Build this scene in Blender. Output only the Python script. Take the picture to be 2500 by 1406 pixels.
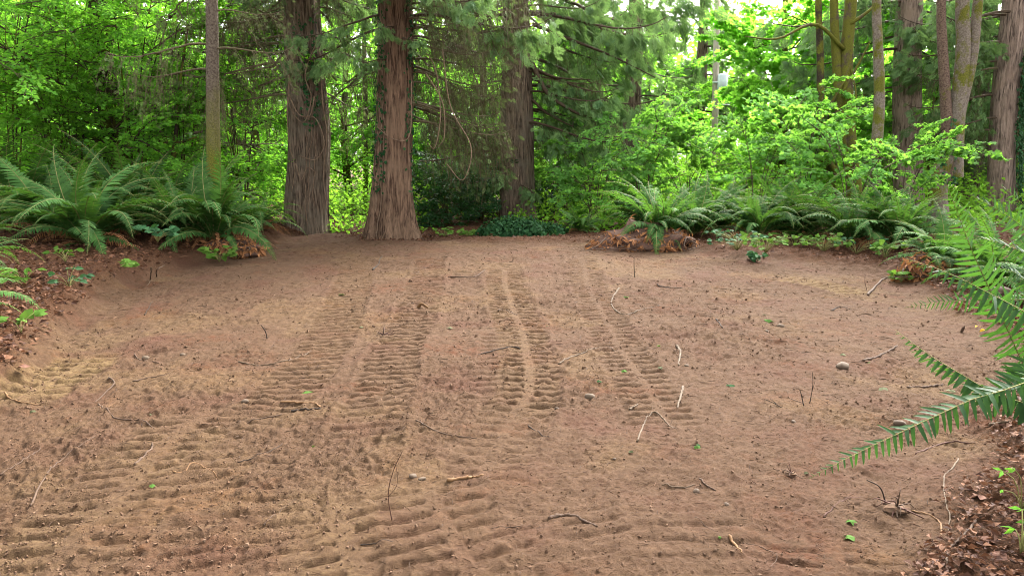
import bpy, math, random
import numpy as np
from mathutils import Vector, Matrix

for o in list(bpy.data.objects): bpy.data.objects.remove(o)
SC = bpy.context.scene
COL = SC.collection
rad = math.radians
rng = np.random.default_rng(7)
random.seed(7)

# ------------------------------------------------------------------ camera
CAM_Z, PITCH, HFOV = 1.6, 9.7, 70.0
cam_d = bpy.data.cameras.new('camera'); cam = bpy.data.objects.new('camera', cam_d); COL.objects.link(cam)
cam_d.sensor_width = 36; cam_d.lens = 18 / math.tan(rad(HFOV / 2)); cam_d.clip_end = 2000; cam_d.clip_start = 0.05
cam.location = (0, 0, CAM_Z); cam.rotation_euler = (rad(90 - PITCH), 0, 0)
SC.camera = cam

# ------------------------------------------------------------------ light
SUN_EL, SUN_AZ = 42.0, 28.0            # azimuth measured from +Y (ahead of the camera) towards +X
w = bpy.data.worlds.new('World'); SC.world = w; w.use_nodes = True
nt = w.node_tree; nt.nodes.clear()
sky = nt.nodes.new('ShaderNodeTexSky'); sky.sky_type = 'NISHITA'; sky.sun_disc = False
sky.sun_elevation = rad(SUN_EL); sky.sun_rotation = rad(SUN_AZ)
sky.air_density = 1.0; sky.dust_density = 6.0; sky.ozone_density = 1.0
bw = nt.nodes.new('ShaderNodeHueSaturation'); bw.inputs['Saturation'].default_value = 0.18; bw.inputs['Value'].default_value = 1.0
bg = nt.nodes.new('ShaderNodeBackground'); bg.inputs['Strength'].default_value = 0.15
wo = nt.nodes.new('ShaderNodeOutputWorld')
nt.links.new(sky.outputs[0], bw.inputs['Color']); nt.links.new(bw.outputs[0], bg.inputs[0]); nt.links.new(bg.outputs[0], wo.inputs[0])
sl = bpy.data.lights.new('sun', 'SUN'); sl.energy = 1.5; sl.angle = rad(16); sl.color = (1.0, 0.95, 0.86)
so = bpy.data.objects.new('sun', sl); COL.objects.link(so)
sd = Vector((math.sin(rad(SUN_AZ)) * math.cos(rad(SUN_EL)), math.cos(rad(SUN_AZ)) * math.cos(rad(SUN_EL)), math.sin(rad(SUN_EL))))
so.rotation_euler = (-sd).to_track_quat('-Z', 'Y').to_euler()
vs = SC.view_settings; vs.view_transform = 'Standard'; vs.look = 'None'; vs.gamma = 1; vs.use_curve_mapping = False
vs.exposure = 3.12
SC.render.engine = 'CYCLES'
cy = SC.cycles; cy.max_bounces = 7; cy.diffuse_bounces = 4; cy.glossy_bounces = 2; cy.transmission_bounces = 4
cy.use_denoising = True; cy.filter_width = 1.0; cy.sample_clamp_indirect = 6; cy.caustics_reflective = False; cy.caustics_refractive = False

# ------------------------------------------------------------------ pixel helpers (photo 2500 x 1406)
FPX = 1250 / math.tan(rad(HFOV / 2))
cp, sp_ = math.cos(rad(PITCH)), math.sin(rad(PITCH))
def ray(px, py):
    u, v = (px - 1250) / FPX, (703 - py) / FPX
    return np.array((u, cp + v * sp_, -sp_ + v * cp))
def at(px, py, Y):
    d = ray(px, py); return np.array((0, 0, CAM_Z)) + d * (Y / d[1])
def flat(px, py, z=0.0):
    d = ray(px, py); k = (z - CAM_Z) / d[2]; return np.array((0, 0, CAM_Z)) + d * k
def pxm(Y): return FPX / Y

# ------------------------------------------------------------------ noise
def _h(ix, iy, iz, s):
    n = (ix.astype(np.int64) * 374761393 + iy.astype(np.int64) * 668265263 + iz * 2147483647 + s * 1274126177) & 0xffffffff
    n = ((n ^ (n >> 13)) * 1274126177) & 0xffffffff
    n = ((n ^ (n >> 16)) * 2246822519) & 0xffffffff
    return ((n ^ (n >> 15)) & 0xffff) / 32767.5 - 1.0
def n2(x, y, s=0):
    x = np.asarray(x, float); y = np.asarray(y, float)
    ix, iy = np.floor(x), np.floor(y); fx, fy = x - ix, y - iy
    fx = fx * fx * (3 - 2 * fx); fy = fy * fy * (3 - 2 * fy)
    z = np.int64(0)
    a = _h(ix, iy, z, s); b = _h(ix + 1, iy, z, s); c = _h(ix, iy + 1, z, s); d = _h(ix + 1, iy + 1, z, s)
    return (a + (b - a) * fx) * (1 - fy) + (c + (d - c) * fx) * fy
def n3(x, y, z, s=0):
    iz = np.floor(z); fz = z - iz; fz = fz * fz * (3 - 2 * fz)
    ix, iy = np.floor(x), np.floor(y); fx, fy = x - ix, y - iy
    fx = fx * fx * (3 - 2 * fx); fy = fy * fy * (3 - 2 * fy)
    r = 0
    for k, wz in ((0, 1 - fz), (1, fz)):
        zz = (iz + k).astype(np.int64)
        a = _h(ix, iy, zz, s); b = _h(ix + 1, iy, zz, s); c = _h(ix, iy + 1, zz, s); d = _h(ix + 1, iy + 1, zz, s)
        r = r + wz * ((a + (b - a) * fx) * (1 - fy) + (c + (d - c) * fx) * fy)
    return r
def fbm(x, y, s, o=4, g=0.5):
    r, a, f = 0, 1.0, 1.0
    for i in range(o):
        r = r + a * n2(x * f + 17.3 * i, y * f - 9.1 * i, s + i); a *= g; f *= 2.03
    return r
def sstep(x, a, b):
    t = np.clip((x - a) / (b - a), 0, 1); return t * t * (3 - 2 * t)

# ------------------------------------------------------------------ mesh helpers
class G:
    def __init__(self): self.V, self.T, self.A, self.M, self.n = [], [], [], [], 0
    def add(self, V, T, mat=0, a=None):
        V = np.asarray(V, float).reshape(-1, 3); T = np.asarray(T, np.int64).reshape(-1, 3)
        self.V.append(V); self.T.append(T + self.n); self.n += len(V)
        self.M.append(np.full(len(T), mat)); self.A.append(np.full(len(V), 0.5) if a is None else np.broadcast_to(a, (len(V),)))
    def mesh(self, name, mats, smooth=True, attrs=None):
        V = np.concatenate(self.V); T = np.concatenate(self.T); me = bpy.data.meshes.new(name)
        me.vertices.add(len(V)); me.vertices.foreach_set('co', V.astype(np.float32).ravel())
        me.loops.add(len(T) * 3); me.loops.foreach_set('vertex_index', T.astype(np.int32).ravel())
        me.polygons.add(len(T)); me.polygons.foreach_set('loop_start', np.arange(0, len(T) * 3, 3, dtype=np.int32))
        me.polygons.foreach_set('material_index', np.concatenate(self.M).astype(np.int32))
        me.polygons.foreach_set('use_smooth', np.full(len(T), smooth))
        at_ = me.attributes.new('v', 'FLOAT', 'POINT'); at_.data.foreach_set('value', np.concatenate(self.A).astype(np.float32))
        for k, arr in (attrs or {}).items():
            q = me.attributes.new(k, 'FLOAT', 'POINT'); q.data.foreach_set('value', np.asarray(arr, np.float32))
        for m in (mats if isinstance(mats, (list, tuple)) else [mats]): me.materials.append(m)
        me.update(calc_edges=True)
        return me
def quads(Q): Q = np.asarray(Q); return np.concatenate([Q[:, [0, 1, 2]], Q[:, [0, 2, 3]]])
def tube(P, R, k=6, cap=True):
    P = np.asarray(P, float); R = np.broadcast_to(np.asarray(R, float), (len(P),)); n = len(P)
    T = np.gradient(P, axis=0); T /= np.linalg.norm(T, axis=1)[:, None] + 1e-9
    u = np.array((0.37, 0.21, 1.0)) if abs(T[0][2]) < 0.85 else np.array((1.0, 0.2, 0.1))
    A = np.cross(T, u); A /= np.linalg.norm(A, axis=1)[:, None] + 1e-9; B = np.cross(T, A)
    th = np.arange(k) * 2 * np.pi / k
    V = P[:, None] + R[:, None, None] * (np.cos(th)[None, :, None] * A[:, None] + np.sin(th)[None, :, None] * B[:, None])
    V = V.reshape(-1, 3); i, j = np.meshgrid(np.arange(n - 1), np.arange(k), indexing='ij'); jn = (j + 1) % k
    F = quads(np.stack([(i * k + j).ravel(), (i * k + jn).ravel(), ((i + 1) * k + jn).ravel(), ((i + 1) * k + j).ravel()], 1))
    if cap:
        m = len(V); V = np.concatenate([V, P[:1], P[-1:]])
        a = np.arange(k); b = (a + 1) % k
        F = np.concatenate([F, np.stack([b, a, np.full(k, m)], 1), np.stack([(n - 1) * k + a, (n - 1) * k + b, np.full(k, m + 1)], 1)])
    return V, F
def crom(P, n):
    P = np.asarray(P, float); m = len(P)
    if m == 2: return P[0] + (P[1] - P[0]) * np.linspace(0, 1, n)[:, None]
    Q = np.concatenate([[2 * P[0] - P[1]], P, [2 * P[-1] - P[-2]]]); t = np.linspace(0, m - 1 - 1e-6, n); i = t.astype(int); f = (t - i)[:, None]
    a, b, c, d = Q[i], Q[i + 1], Q[i + 2], Q[i + 3]
    return 0.5 * (2 * b + (c - a) * f + (2 * a - 5 * b + 4 * c - d) * f ** 2 + (3 * b - a - 3 * c + d) * f ** 3)
def norm(v): v = np.asarray(v, float); return v / (np.linalg.norm(v, axis=-1, keepdims=True) + 1e-9)
def frames(Y, Z):
    Y = norm(Y); X = norm(np.cross(Y, Z)); Z = np.cross(X, Y); return np.stack([X, Y, Z], -1)
def scat(tpl, R, P, S):
    tv, tf = tpl; S = np.asarray(S, float); S = S[:, None] if S.ndim == 1 else S
    V = np.einsum('nij,nkj->nki', R, tv[None] * (S[:, None, :] if S.shape[1] == 3 else S[:, None])) + P[:, None]
    n, k = len(P), len(tv)
    return V.reshape(-1, 3), (tf[None] + (np.arange(n) * k)[:, None, None]).reshape(-1, 3)

def obj(name, me, parent=None, loc=None, rot=None, scale=None, label=None, cat=None, group=None, kind=None):
    o = bpy.data.objects.new(name, me); COL.objects.link(o)
    if parent: o.parent = parent
    if loc is not None: o.location = loc
    if rot is not None: o.rotation_euler = rot
    if scale is not None: o.scale = (scale,) * 3 if np.isscalar(scale) else scale
    if label: o['label'] = label
    if cat: o['category'] = cat
    if group: o['group'] = group
    if kind: o['kind'] = kind
    return o
def thing(name, label, cat, loc, group=None): return obj(name, None, None, loc, label=label, cat=cat, group=group)

# ------------------------------------------------------------------ materials
def nodes(name):
    m = bpy.data.materials.new(name); m.use_nodes = True; t = m.node_tree; t.nodes.clear()
    N = lambda k, **kw: [setattr(q, a, b) for q in [t.nodes.new('ShaderNode' + k)] for a, b in kw.items()] and t.nodes[-1] or t.nodes[-1]
    L = t.links.new; out = N('OutputMaterial'); return m, t, N, L, out
def attr(N, n): q = N('Attribute'); q.attribute_name = n; return q.outputs['Fac']
def mix(N, L, f, a, b, mode='MIX'):
    q = N('MixRGB'); q.blend_type = mode
    for i, x in enumerate((f, a, b)):
        if hasattr(x, 'is_linked'): L(x, q.inputs[i])
        elif i == 0: q.inputs[0].default_value = x
        else: q.inputs[i].default_value = (*x, 1)
    return q.outputs[0]
def noise(N, L, scale, detail=4, vec=None, rough=0.6, dist=0.0):
    q = N('TexNoise'); q.inputs['Scale'].default_value = scale; q.inputs['Detail'].default_value = detail
    q.inputs['Roughness'].default_value = rough; q.inputs['Distortion'].default_value = dist
    if vec is not None: L(vec, q.inputs['Vector'])
    return q.outputs['Fac']
def ramp(N, L, f, a, b):
    q = N('MapRange'); q.inputs[1].default_value = a; q.inputs[2].default_value = b; L(f, q.inputs[0]); return q.outputs[0]
def leaf_mat(name, c1, c2, tr, tf=0.4, rough=0.5, spec=0.35, vary=0.25):
    m, t, N, L, out = nodes(name)
    oi = N('ObjectInfo'); col = mix(N, L, attr(N, 'v'), c1, c2)
    h = N('HueSaturation'); L(col, h.inputs['Color'])
    L(rampo(N, L, oi.outputs['Random'], 1 - vary, 1 + vary), h.inputs['Value'])
    p = N('BsdfPrincipled'); L(h.outputs[0], p.inputs['Base Color']); p.inputs['Roughness'].default_value = rough; p.inputs['Specular IOR Level'].default_value = spec
    tb = N('BsdfTranslucent'); L(mix(N, L, 0.7, h.outputs[0], tr), tb.inputs[0])
    ms = N('MixShader'); ms.inputs[0].default_value = tf; L(p.outputs[0], ms.inputs[1]); L(tb.outputs[0], ms.inputs[2]); L(ms.outputs[0], out.inputs[0])
    return m
def rampo(N, L, f, lo, hi):
    q = N('MapRange'); q.inputs[3].default_value = lo; q.inputs[4].default_value = hi; L(f, q.inputs[0]); return q.outputs[0]
def solid_mat(name, c1, c2, scale=20, rough=0.85, stretch=(1, 1, 1), bump=0.0, vmix=False, spec=0.2):
    m, t, N, L, out = nodes(name)
    tc = N('TexCoord'); mp = N('Mapping'); mp.inputs['Scale'].default_value = stretch; L(tc.outputs['Object'], mp.inputs[0])
    f = noise(N, L, scale, 5, mp.outputs[0]); f2 = ramp(N, L, f, 0.3, 0.7)
    col = mix(N, L, attr(N, 'v') if vmix else f2, c1, c2)
    if vmix: col = mix(N, L, 0.35, col, mix(N, L, f2, (0.02, 0.015, 0.01), (0.5, 0.4, 0.3)), 'OVERLAY')
    p = N('BsdfPrincipled'); L(col, p.inputs['Base Color']); p.inputs['Roughness'].default_value = rough; p.inputs['Specular IOR Level'].default_value = spec
    if bump:
        b = N('Bump'); b.inputs['Strength'].default_value = 0.8; b.inputs['Distance'].default_value = bump; L(f, b.inputs['Height']); L(b.outputs[0], p.inputs['Normal'])
    L(p.outputs[0], out.inputs[0]); return m
def cedar_bark(name, a, b, c, moss=0.0):
    m, t, N, L, out = nodes(name)
    tc = N('TexCoord'); mp = N('Mapping'); mp.inputs['Scale'].default_value = (1, 1, 0.10); L(tc.outputs['Object'], mp.inputs[0])
    f = noise(N, L, 26, 6, mp.outputs[0], 0.65, 0.4); g = noise(N, L, 2.2, 4, tc.outputs['Object']); fine = noise(N, L, 90, 3, mp.outputs[0])
    col = mix(N, L, ramp(N, L, f, 0.40, 0.60), a, b); col = mix(N, L, ramp(N, L, g, 0.45, 0.7), col, c)
    if moss:
        g2 = noise(N, L, 5, 5, tc.outputs['Object']); col = mix(N, L, ramp(N, L, g2, 0.62 - moss * 0.2, 0.72 - moss * 0.15), col, (0.10, 0.11, 0.025))
    p = N('BsdfPrincipled'); L(col, p.inputs['Base Color']); p.inputs['Roughness'].default_value = 0.9; p.inputs['Specular IOR Level'].default_value = 0.15
    s = N('Math'); s.operation = 'ADD'; L(f, s.inputs[0]); L(fine, s.inputs[1])
    b_ = N('Bump'); b_.inputs['Strength'].default_value = 0.9; b_.inputs['Distance'].default_value = 0.05; L(s.outputs[0], b_.inputs['Height']); L(b_.outputs[0], p.inputs['Normal'])
    L(p.outputs[0], out.inputs[0]); return m
def moss_bark(name, base, dark, cover, zlim=None):
    m, t, N, L, out = nodes(name)
    tc = N('TexCoord'); f = noise(N, L, 30, 5, tc.outputs['Object']); g = noise(N, L, 2.6, 6, tc.outputs['Object'], 0.7); k = noise(N, L, 70, 4, tc.outputs['Object'])
    col = mix(N, L, ramp(N, L, f, 0.35, 0.65), dark, base)
    ms = mix(N, L, ramp(N, L, k, 0.35, 0.65), (0.046, 0.048, 0.008), (0.130, 0.129, 0.021))
    fac = ramp(N, L, g, 0.60 - cover * 0.3, 0.66 - cover * 0.25)
    if zlim:
        sx = N('SeparateXYZ'); L(tc.outputs['Object'], sx.inputs[0]); mm = N('Math'); mm.operation = 'MULTIPLY_ADD'; L(g, mm.inputs[0]); mm.inputs[1].default_value = -3.0; L(sx.outputs[2], mm.inputs[2]); fac = ramp(N, L, mm.outputs[0], zlim - 1.0, zlim - 2.6)
    col = mix(N, L, fac, col, ms)
    p = N('BsdfPrincipled'); L(col, p.inputs['Base Color']); p.inputs['Roughness'].default_value = 0.95; p.inputs['Specular IOR Level'].default_value = 0.1
    b_ = N('Bump'); b_.inputs['Strength'].default_value = 0.9; b_.inputs['Distance'].default_value = 0.007; L(k, b_.inputs['Height']); L(b_.outputs[0], p.inputs['Normal'])
    L(p.outputs[0], out.inputs[0]); return m

M = {}
M['fern'] = leaf_mat('fern_leaf', (0.021, 0.059, 0.014), (0.056, 0.126, 0.030), (0.094, 0.221, 0.017), 0.3, 0.75, 0.07, 0.4)
M['fern_near'] = leaf_mat('fern_leaf_near', (0.010, 0.039, 0.008), (0.023, 0.069, 0.016), (0.060, 0.146, 0.013), 0.35, 0.55, 0.15, 0.15)
M['fern_dead'] = leaf_mat('fern_dead', (0.12, 0.05, 0.022), (0.26, 0.12, 0.05), (0.3, 0.13, 0.04), 0.2, 0.8, 0.1)
M['rachis'] = solid_mat('fern_stalk', (0.10, 0.11, 0.03), (0.17, 0.15, 0.05), 30)
M['rachis_dead'] = solid_mat('fern_stalk_dead', (0.12, 0.06, 0.03), (0.2, 0.11, 0.05), 30)
M['cedar_leaf'] = leaf_mat('cedar_leaf', (0.049, 0.102, 0.040), (0.147, 0.238, 0.080), (0.196, 0.340, 0.080), 0.3, 0.75, 0.07)
M['cedar_dead'] = leaf_mat('cedar_dead_leaf', (0.085, 0.085, 0.035), (0.10, 0.15, 0.05), (0.16, 0.24, 0.06), 0.3, 0.8, 0.1)
M['shrub_leaf'] = leaf_mat('shrub_leaf', (0.054, 0.169, 0.022), (0.150, 0.337, 0.040), (0.301, 0.710, 0.037), 0.42, 0.75, 0.07, 0.4)
M['maple_leaf'] = leaf_mat('maple_leaf', (0.063, 0.183, 0.027), (0.143, 0.305, 0.074), (0.284, 0.607, 0.049), 0.45, 0.75, 0.07, 0.4)
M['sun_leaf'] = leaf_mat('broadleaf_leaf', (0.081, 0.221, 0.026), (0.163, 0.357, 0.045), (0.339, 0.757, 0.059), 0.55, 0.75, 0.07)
M['under_leaf'] = leaf_mat('under_leaf', (0.05, 0.13, 0.012), (0.15, 0.30, 0.03), (0.3, 0.6, 0.04), 0.45, 0.75, 0.07)
M['laurel_leaf'] = leaf_mat('laurel_leaf', (0.010, 0.043, 0.010), (0.025, 0.085, 0.021), (0.068, 0.187, 0.017), 0.2, 0.45, 0.2)
M['ivy_leaf'] = leaf_mat('ivy_leaf', (0.009, 0.038, 0.012), (0.030, 0.085, 0.030), (0.060, 0.153, 0.025), 0.2, 0.75, 0.07)
M['weed_leaf'] = leaf_mat('weed_leaf', (0.038, 0.098, 0.009), (0.086, 0.157, 0.025), (0.135, 0.245, 0.025), 0.4, 0.75, 0.07)
M['far_leaf'] = leaf_mat('far_leaf', (0.069, 0.182, 0.018), (0.186, 0.386, 0.040), (0.352, 0.749, 0.057), 0.5, 0.75, 0.07)
M['litter'] = leaf_mat('litter_leaf', (0.033, 0.014, 0.009), (0.146, 0.067, 0.034), (0.122, 0.050, 0.021), 0.12, 0.8, 0.15)
M['crumb'] = solid_mat('soil_crumb', (0.079, 0.047, 0.029), (0.122, 0.078, 0.051), 40, 0.95, vmix=True, spec=0.1)
M['sliver'] = solid_mat('wood_sliver', (0.026, 0.013, 0.007), (0.121, 0.069, 0.036), 40, 0.85, vmix=True)
M['cedar_a'] = cedar_bark('bark_brown', (0.038, 0.025, 0.016), (0.196, 0.140, 0.095), (0.139, 0.113, 0.079))
M['cedar_b'] = cedar_bark('bark_red', (0.040, 0.021, 0.012), (0.198, 0.121, 0.075), (0.168, 0.105, 0.065))
M['cedar_d'] = cedar_bark('bark_grey', (0.063, 0.045, 0.034), (0.313, 0.232, 0.176), (0.247, 0.178, 0.131))
M['alder'] = moss_bark('bark_alder', (0.180, 0.150, 0.117), (0.086, 0.068, 0.050), 0.4)
M['slim'] = moss_bark('bark_slim', (0.126, 0.102, 0.075), (0.051, 0.036, 0.026), 0.25, 2.4)
M['mossy'] = moss_bark('bark_mossy', (0.096, 0.072, 0.048), (0.042, 0.030, 0.021), 0.7)
M['dead_stem'] = moss_bark('bark_dead', (0.150, 0.105, 0.075), (0.054, 0.033, 0.024), 0.02)
M['dark_bark'] = moss_bark('bark_dark', (0.051, 0.039, 0.027), (0.021, 0.015, 0.010), 0.5)
M['twig'] = solid_mat('twig_bark', (0.033, 0.022, 0.014), (0.078, 0.054, 0.030), 15)
M['twig_pale'] = solid_mat('twig_pale', (0.060, 0.048, 0.022), (0.112, 0.091, 0.048), 12)
M['vine'] = solid_mat('vine_bark', (0.102, 0.063, 0.039), (0.192, 0.132, 0.084), 12)

# ------------------------------------------------------------------ ground
EDGE = [(-700, 1900), (-420, 1300), (-160, 1060), (-5, 965), (80, 880), (190, 780), (285, 705), (430, 655), (580, 628), (690, 592), (780, 572), (900, 580), (1030, 586), (1160, 594), (1420, 599), (1640, 612),
        (1800, 630), (1990, 646), (2160, 668), (2290, 740), (2420, 840), (2480, 940), (2340, 1060), (2195, 1180), (2085, 1330), (2040, 1500), (2020, 1900)]
def rise(x, y): return 0.13 * sstep(y, 6.0, 13.2) * (1 - sstep(y, 13.6, 15.6)) * (1 - sstep(np.abs(x), 3.0, 6.5))
def flatr(px, py):
    p = flat(px, py)
    for _ in range(12): p = flat(px, py, float(rise(p[0], p[1])))
    return p
POLY = np.array([flatr(*p)[:2] for p in EDGE]); POLY = np.concatenate([POLY, [(1.6, -3), (-3, -3)]])
def sdist(x, y):
    d2 = np.full(x.shape, 1e9); inside = np.zeros(x.shape, bool); n = len(POLY)
    for i in range(n):
        a, b = POLY[i], POLY[(i + 1) % n]; e = b - a
        t = np.clip(((x - a[0]) * e[0] + (y - a[1]) * e[1]) / (e @ e), 0, 1)
        d2 = np.minimum(d2, (x - a[0] - t * e[0]) ** 2 + (y - a[1] - t * e[1]) ** 2)
        c = ((a[1] > y) != (b[1] > y)) & (x < e[0] * (y - a[1]) / (e[1] if abs(e[1]) > 1e-9 else 1e-9) + a[0]); inside ^= c
    return np.where(inside, -1, 1) * np.sqrt(d2)
# crawler track marks: centre line in photo pixels, width m, bar pitch m, strength, smooth middle strip, tan subsoil
TRK = [([(10, 1000), (75, 955), (130, 920), (205, 880), (232, 850)], 0.50, 0.150, 1.35, 0.3, 1.0), ([(225, 800), (265, 770), (310, 720), (360, 695)], 0.40, 0.14, 0.7, 0.1, 0.1),
       ([(470, 1090), (570, 1030), (680, 965), (755, 890), (812, 800), (845, 740), (862, 690), (868, 650), (866, 625)], 0.50, 0.125, 1.0, 0.0, 0.2), ([(470, 1400), (560, 1240), (620, 1130), (690, 1060)], 0.42, 0.13, 0.6, 0.0, 0.1),
       ([(880, 1090), (925, 960), (968, 850), (1005, 790), (1028, 730), (1045, 660), (1050, 630)], 0.46, 0.13, 1.2, 0.0, 0.1),
       ([(1150, 1240), (1190, 1130), (1245, 1040), (1280, 970)], 0.48, 0.13, 0.55, 0.2, 0.1), ([(1250, 1035), (1285, 960), (1290, 890), (1270, 810), (1248, 750), (1235, 700), (1228, 655)], 0.50, 0.135, 1.35, 0.35, 0.3), ([(1165, 1010), (1190, 900), (1215, 800)], 0.25, 0.14, 0.7, 0.0, 0.0),
       ([(1640, 1060), (1590, 960), (1530, 870), (1495, 810), (1465, 760), (1440, 710), (1425, 660), (1415, 630)], 0.46, 0.13, 0.9, 0.25, 0.1), ([(1575, 780), (1560, 740), (1545, 700)], 0.35, 0.13, 0.5, 0.0, 0.0),
       
       ([(910, 1480), (868, 1400), (820, 1290), (780, 1215)], 0.55, 0.128, 1.15, 0.45, 0.15), ([(1180, 1480), (1120, 1340), (1045, 1215), (1005, 1150)], 0.55, 0.128, 0.85, 0.3, 0.1),
       ([(560, 1480), (590, 1330), (640, 1220), (700, 1150)], 0.55, 0.132, 0.75, 0.0, 0.1), ([(60, 1470), (180, 1330), (285, 1215), (375, 1110), (450, 1035), (520, 985)], 0.62, 0.128, 0.95, 0.45, 0.2),
       ([(460, 1290), (540, 1110), (580, 1060)], 0.40, 0.15, 0.8, 0.0, 0.3), ([(310, 1480), (380, 1330), (450, 1210)], 0.5, 0.132, 0.8, 0.2, 0.1), ([(1450, 1420), (1400, 1300), (1370, 1200)], 0.55, 0.132, 0.65, 0.0, 0.0), ([(2040, 1470), (2035, 1380), (2025, 1290)], 0.55, 0.132, 0.95, 0.3, 0.0),
       ([(1880, 672), (1980, 688), (2060, 705), (2120, 725)], 0.55, 0.13, 1.0, 0.0, 1.2), ([(1750, 1420), (1700, 1290), (1650, 1200)], 0.55, 0.132, 0.6, 0.0, 0.0), ([(860, 1060), (880, 1020), (900, 990)], 0.36, 0.14, 0.6, 0.0, 0.4)]
TRK = [(np.array([flatr(*p)[:2] for p in t[0]]), *t[1:]) for t in TRK]
def ground_full(x, y, fine=True):
    x = np.asarray(x, float); y = np.asarray(y, float)
    sd_ = sdist(x, y) + 0.16 * fbm(x * 1.3, y * 1.3, 5, 3) * sstep(y, 1, 3)
    out = sstep(sd_, -0.12, 0.45); far = sstep(sd_, 0.3, 2.5)
    left = sstep(-x - 0.25 * y, 0.1, 1.4); right = sstep(x, 2.0, 4.0)
    h = rise(x, y) + 0.05 * fbm(x * 0.35, y * 0.35, 11, 2) * 0.6
    h = h + out * (0.07 + 0.20 * left + 0.05 * right) + far * (0.24 * left + 0.05 * right)
    h = h + 0.16 * np.exp(-(((x + 3.7) / 0.9) ** 2 + ((y - 15.2) / 0.5) ** 2))                  # spoil heap by the cedars
    h = h - 0.12 * sstep(y, 17, 26) * (1 - left) * 1.0
    g = dict(litter=sstep(sd_, -0.02, 0.35), tan=np.zeros_like(x), rough=np.zeros_like(x))
    if not fine: return h, g
    h0_ = h.copy()
    lo = fbm(x * 0.9, y * 0.9, 21, 3); rough = 0.3 + 0.7 * sstep(lo, -0.35, 0.55)
    h = h + 0.030 * fbm(x * 1.7, y * 1.7, 22, 3) * 0.6
    cl = np.abs(fbm(x * 5.5, y * 5.5, 23, 2)); h = h + 0.018 * (0.35 - cl) * (0.35 + rough)
    c2 = np.abs(fbm(x * 15 + 2, y * 15, 24, 2)); h = h + 0.012 * (0.4 - c2) * (0.25 + rough)
    c3 = fbm(x * 38, y * 38, 25, 2); h = h + 0.0062 * c3 * (0.55 + rough); c4 = n2(x * 75, y * 75, 28); h = h + 0.005 * c4 * (0.4 + rough) * sstep(-y, -7, -4)
    pit = sstep(n2(x * 9 + 40, y * 9, 26), 0.62, 0.95); h = h - 0.009 * pit * rough
    wx = x + 0.025 * n2(x * 2, y * 2, 31) + 0.006 * n2(x * 14, y * 14, 32); wy = y + 0.02 * n2(x * 2, y * 2, 33) + 0.008 * n2(x * 11, y * 11, 34)
    base_h = h0_; nz = h - h0_; trk = np.zeros_like(x); th_ = np.zeros_like(x)
    for ti, (P, W, pit_, stv, mid, tn) in enumerate(TRK):
        bd = np.full(x.shape, 1e9); bs = np.zeros_like(x); bc = np.zeros_like(x); acc = 0.0
        for i in range(len(P) - 1):
            a, b = P[i], P[i + 1]; e = b - a; ln = math.hypot(*e); tt = ((wx - a[0]) * e[0] + (wy - a[1]) * e[1]) / ln
            tc = np.clip(tt, 0, ln); dx, dy = wx - a[0] - tc * e[0] / ln, wy - a[1] - tc * e[1] / ln
            d = np.hypot(dx, dy); c = (e[0] * (wy - a[1]) - e[1] * (wx - a[0])) / ln
            k = d < bd; bd = np.where(k, d, bd); bs = np.where(k, acc + tc, bs); bc = np.where(k, c, bc); acc += ln
        env = 1 - sstep(bd, W * 0.42, W * 0.54)
        if not env.any(): continue
        env = env * sstep(bs, -0.01, 0.4) * (1 - sstep(bs, acc - 0.4, acc + 0.01))
        brk = sstep(n2(x * 2.3 + ti * 7.7, y * 2.3, 41) + 0.6 * n2(x * 6, y * 6 + ti, 42) + 1.2 * stv - .1, -0.2, 0.25)
        half = np.where(bc > 0, 0.5 * pit_, 0.0) if mid > 0.05 else 0.0
        ph = (bs + half + 0.10 * bc) / pit_ * 2 * np.pi
        bar = 1 - (0.5 - 0.5 * np.cos(ph)) ** 4.0
        cross = sstep(np.abs(bc), mid * 0.12 * W + 0.004, mid * 0.12 * W + 0.035) if mid > 0.05 else 1.0
        crumbly = 1 + 0.3 * n2(x * 22, y * 22, 43)
        amp = (0.029 + 0.007 * sstep(y, 3.5, 7.5)) * stv
        trk = np.maximum(trk, env * brk * min(1, stv)); th_ = th_ * (1 - env * brk) + env * brk * (-0.80 * amp + amp * bar * cross * crumbly + (1 - cross) * amp * 0.95)
        edge = np.exp(-((bd - W * 0.56) / 0.035) ** 2) * brk; th_ = th_ + 0.010 * edge * stv * crumbly * sstep(bs, -0.01, 0.1) * (bd < W)
        g['tan'] = np.maximum(g['tan'], env * tn * (0.55 + 0.45 * brk))
    h = base_h + nz * (1 - 0.75 * trk) + th_
    lt = g['litter']; h = h + lt * (0.03 * np.abs(fbm(x * 7, y * 7, 51, 3)) + 0.02 * n2(x * 18, y * 18, 52))
    pt = sstep(fbm(x * 1.5 + 4, y * 1.5 + 9, 61, 4), 0.1, 0.8); g['tan'] = np.clip(np.maximum(g['tan'], 0.4 * pt), 0, 1); g['rough'] = rough
    return h, g
def hz(x, y, fine=True): return float(ground_full(np.array([x]), np.array([y]), fine)[0][0])
def gp(px, py):
    p = flat(px, py)
    for _ in range(9): p = flat(px, py, hz(p[0], p[1]))
    return p
def gpd(px, Y):                                    # ground point in the direction of photo column px, Y metres ahead
    x = (px - 1250) / FPX * Y / cp * 0.99; return np.array((x, Y, hz(x, Y, False)))

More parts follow.
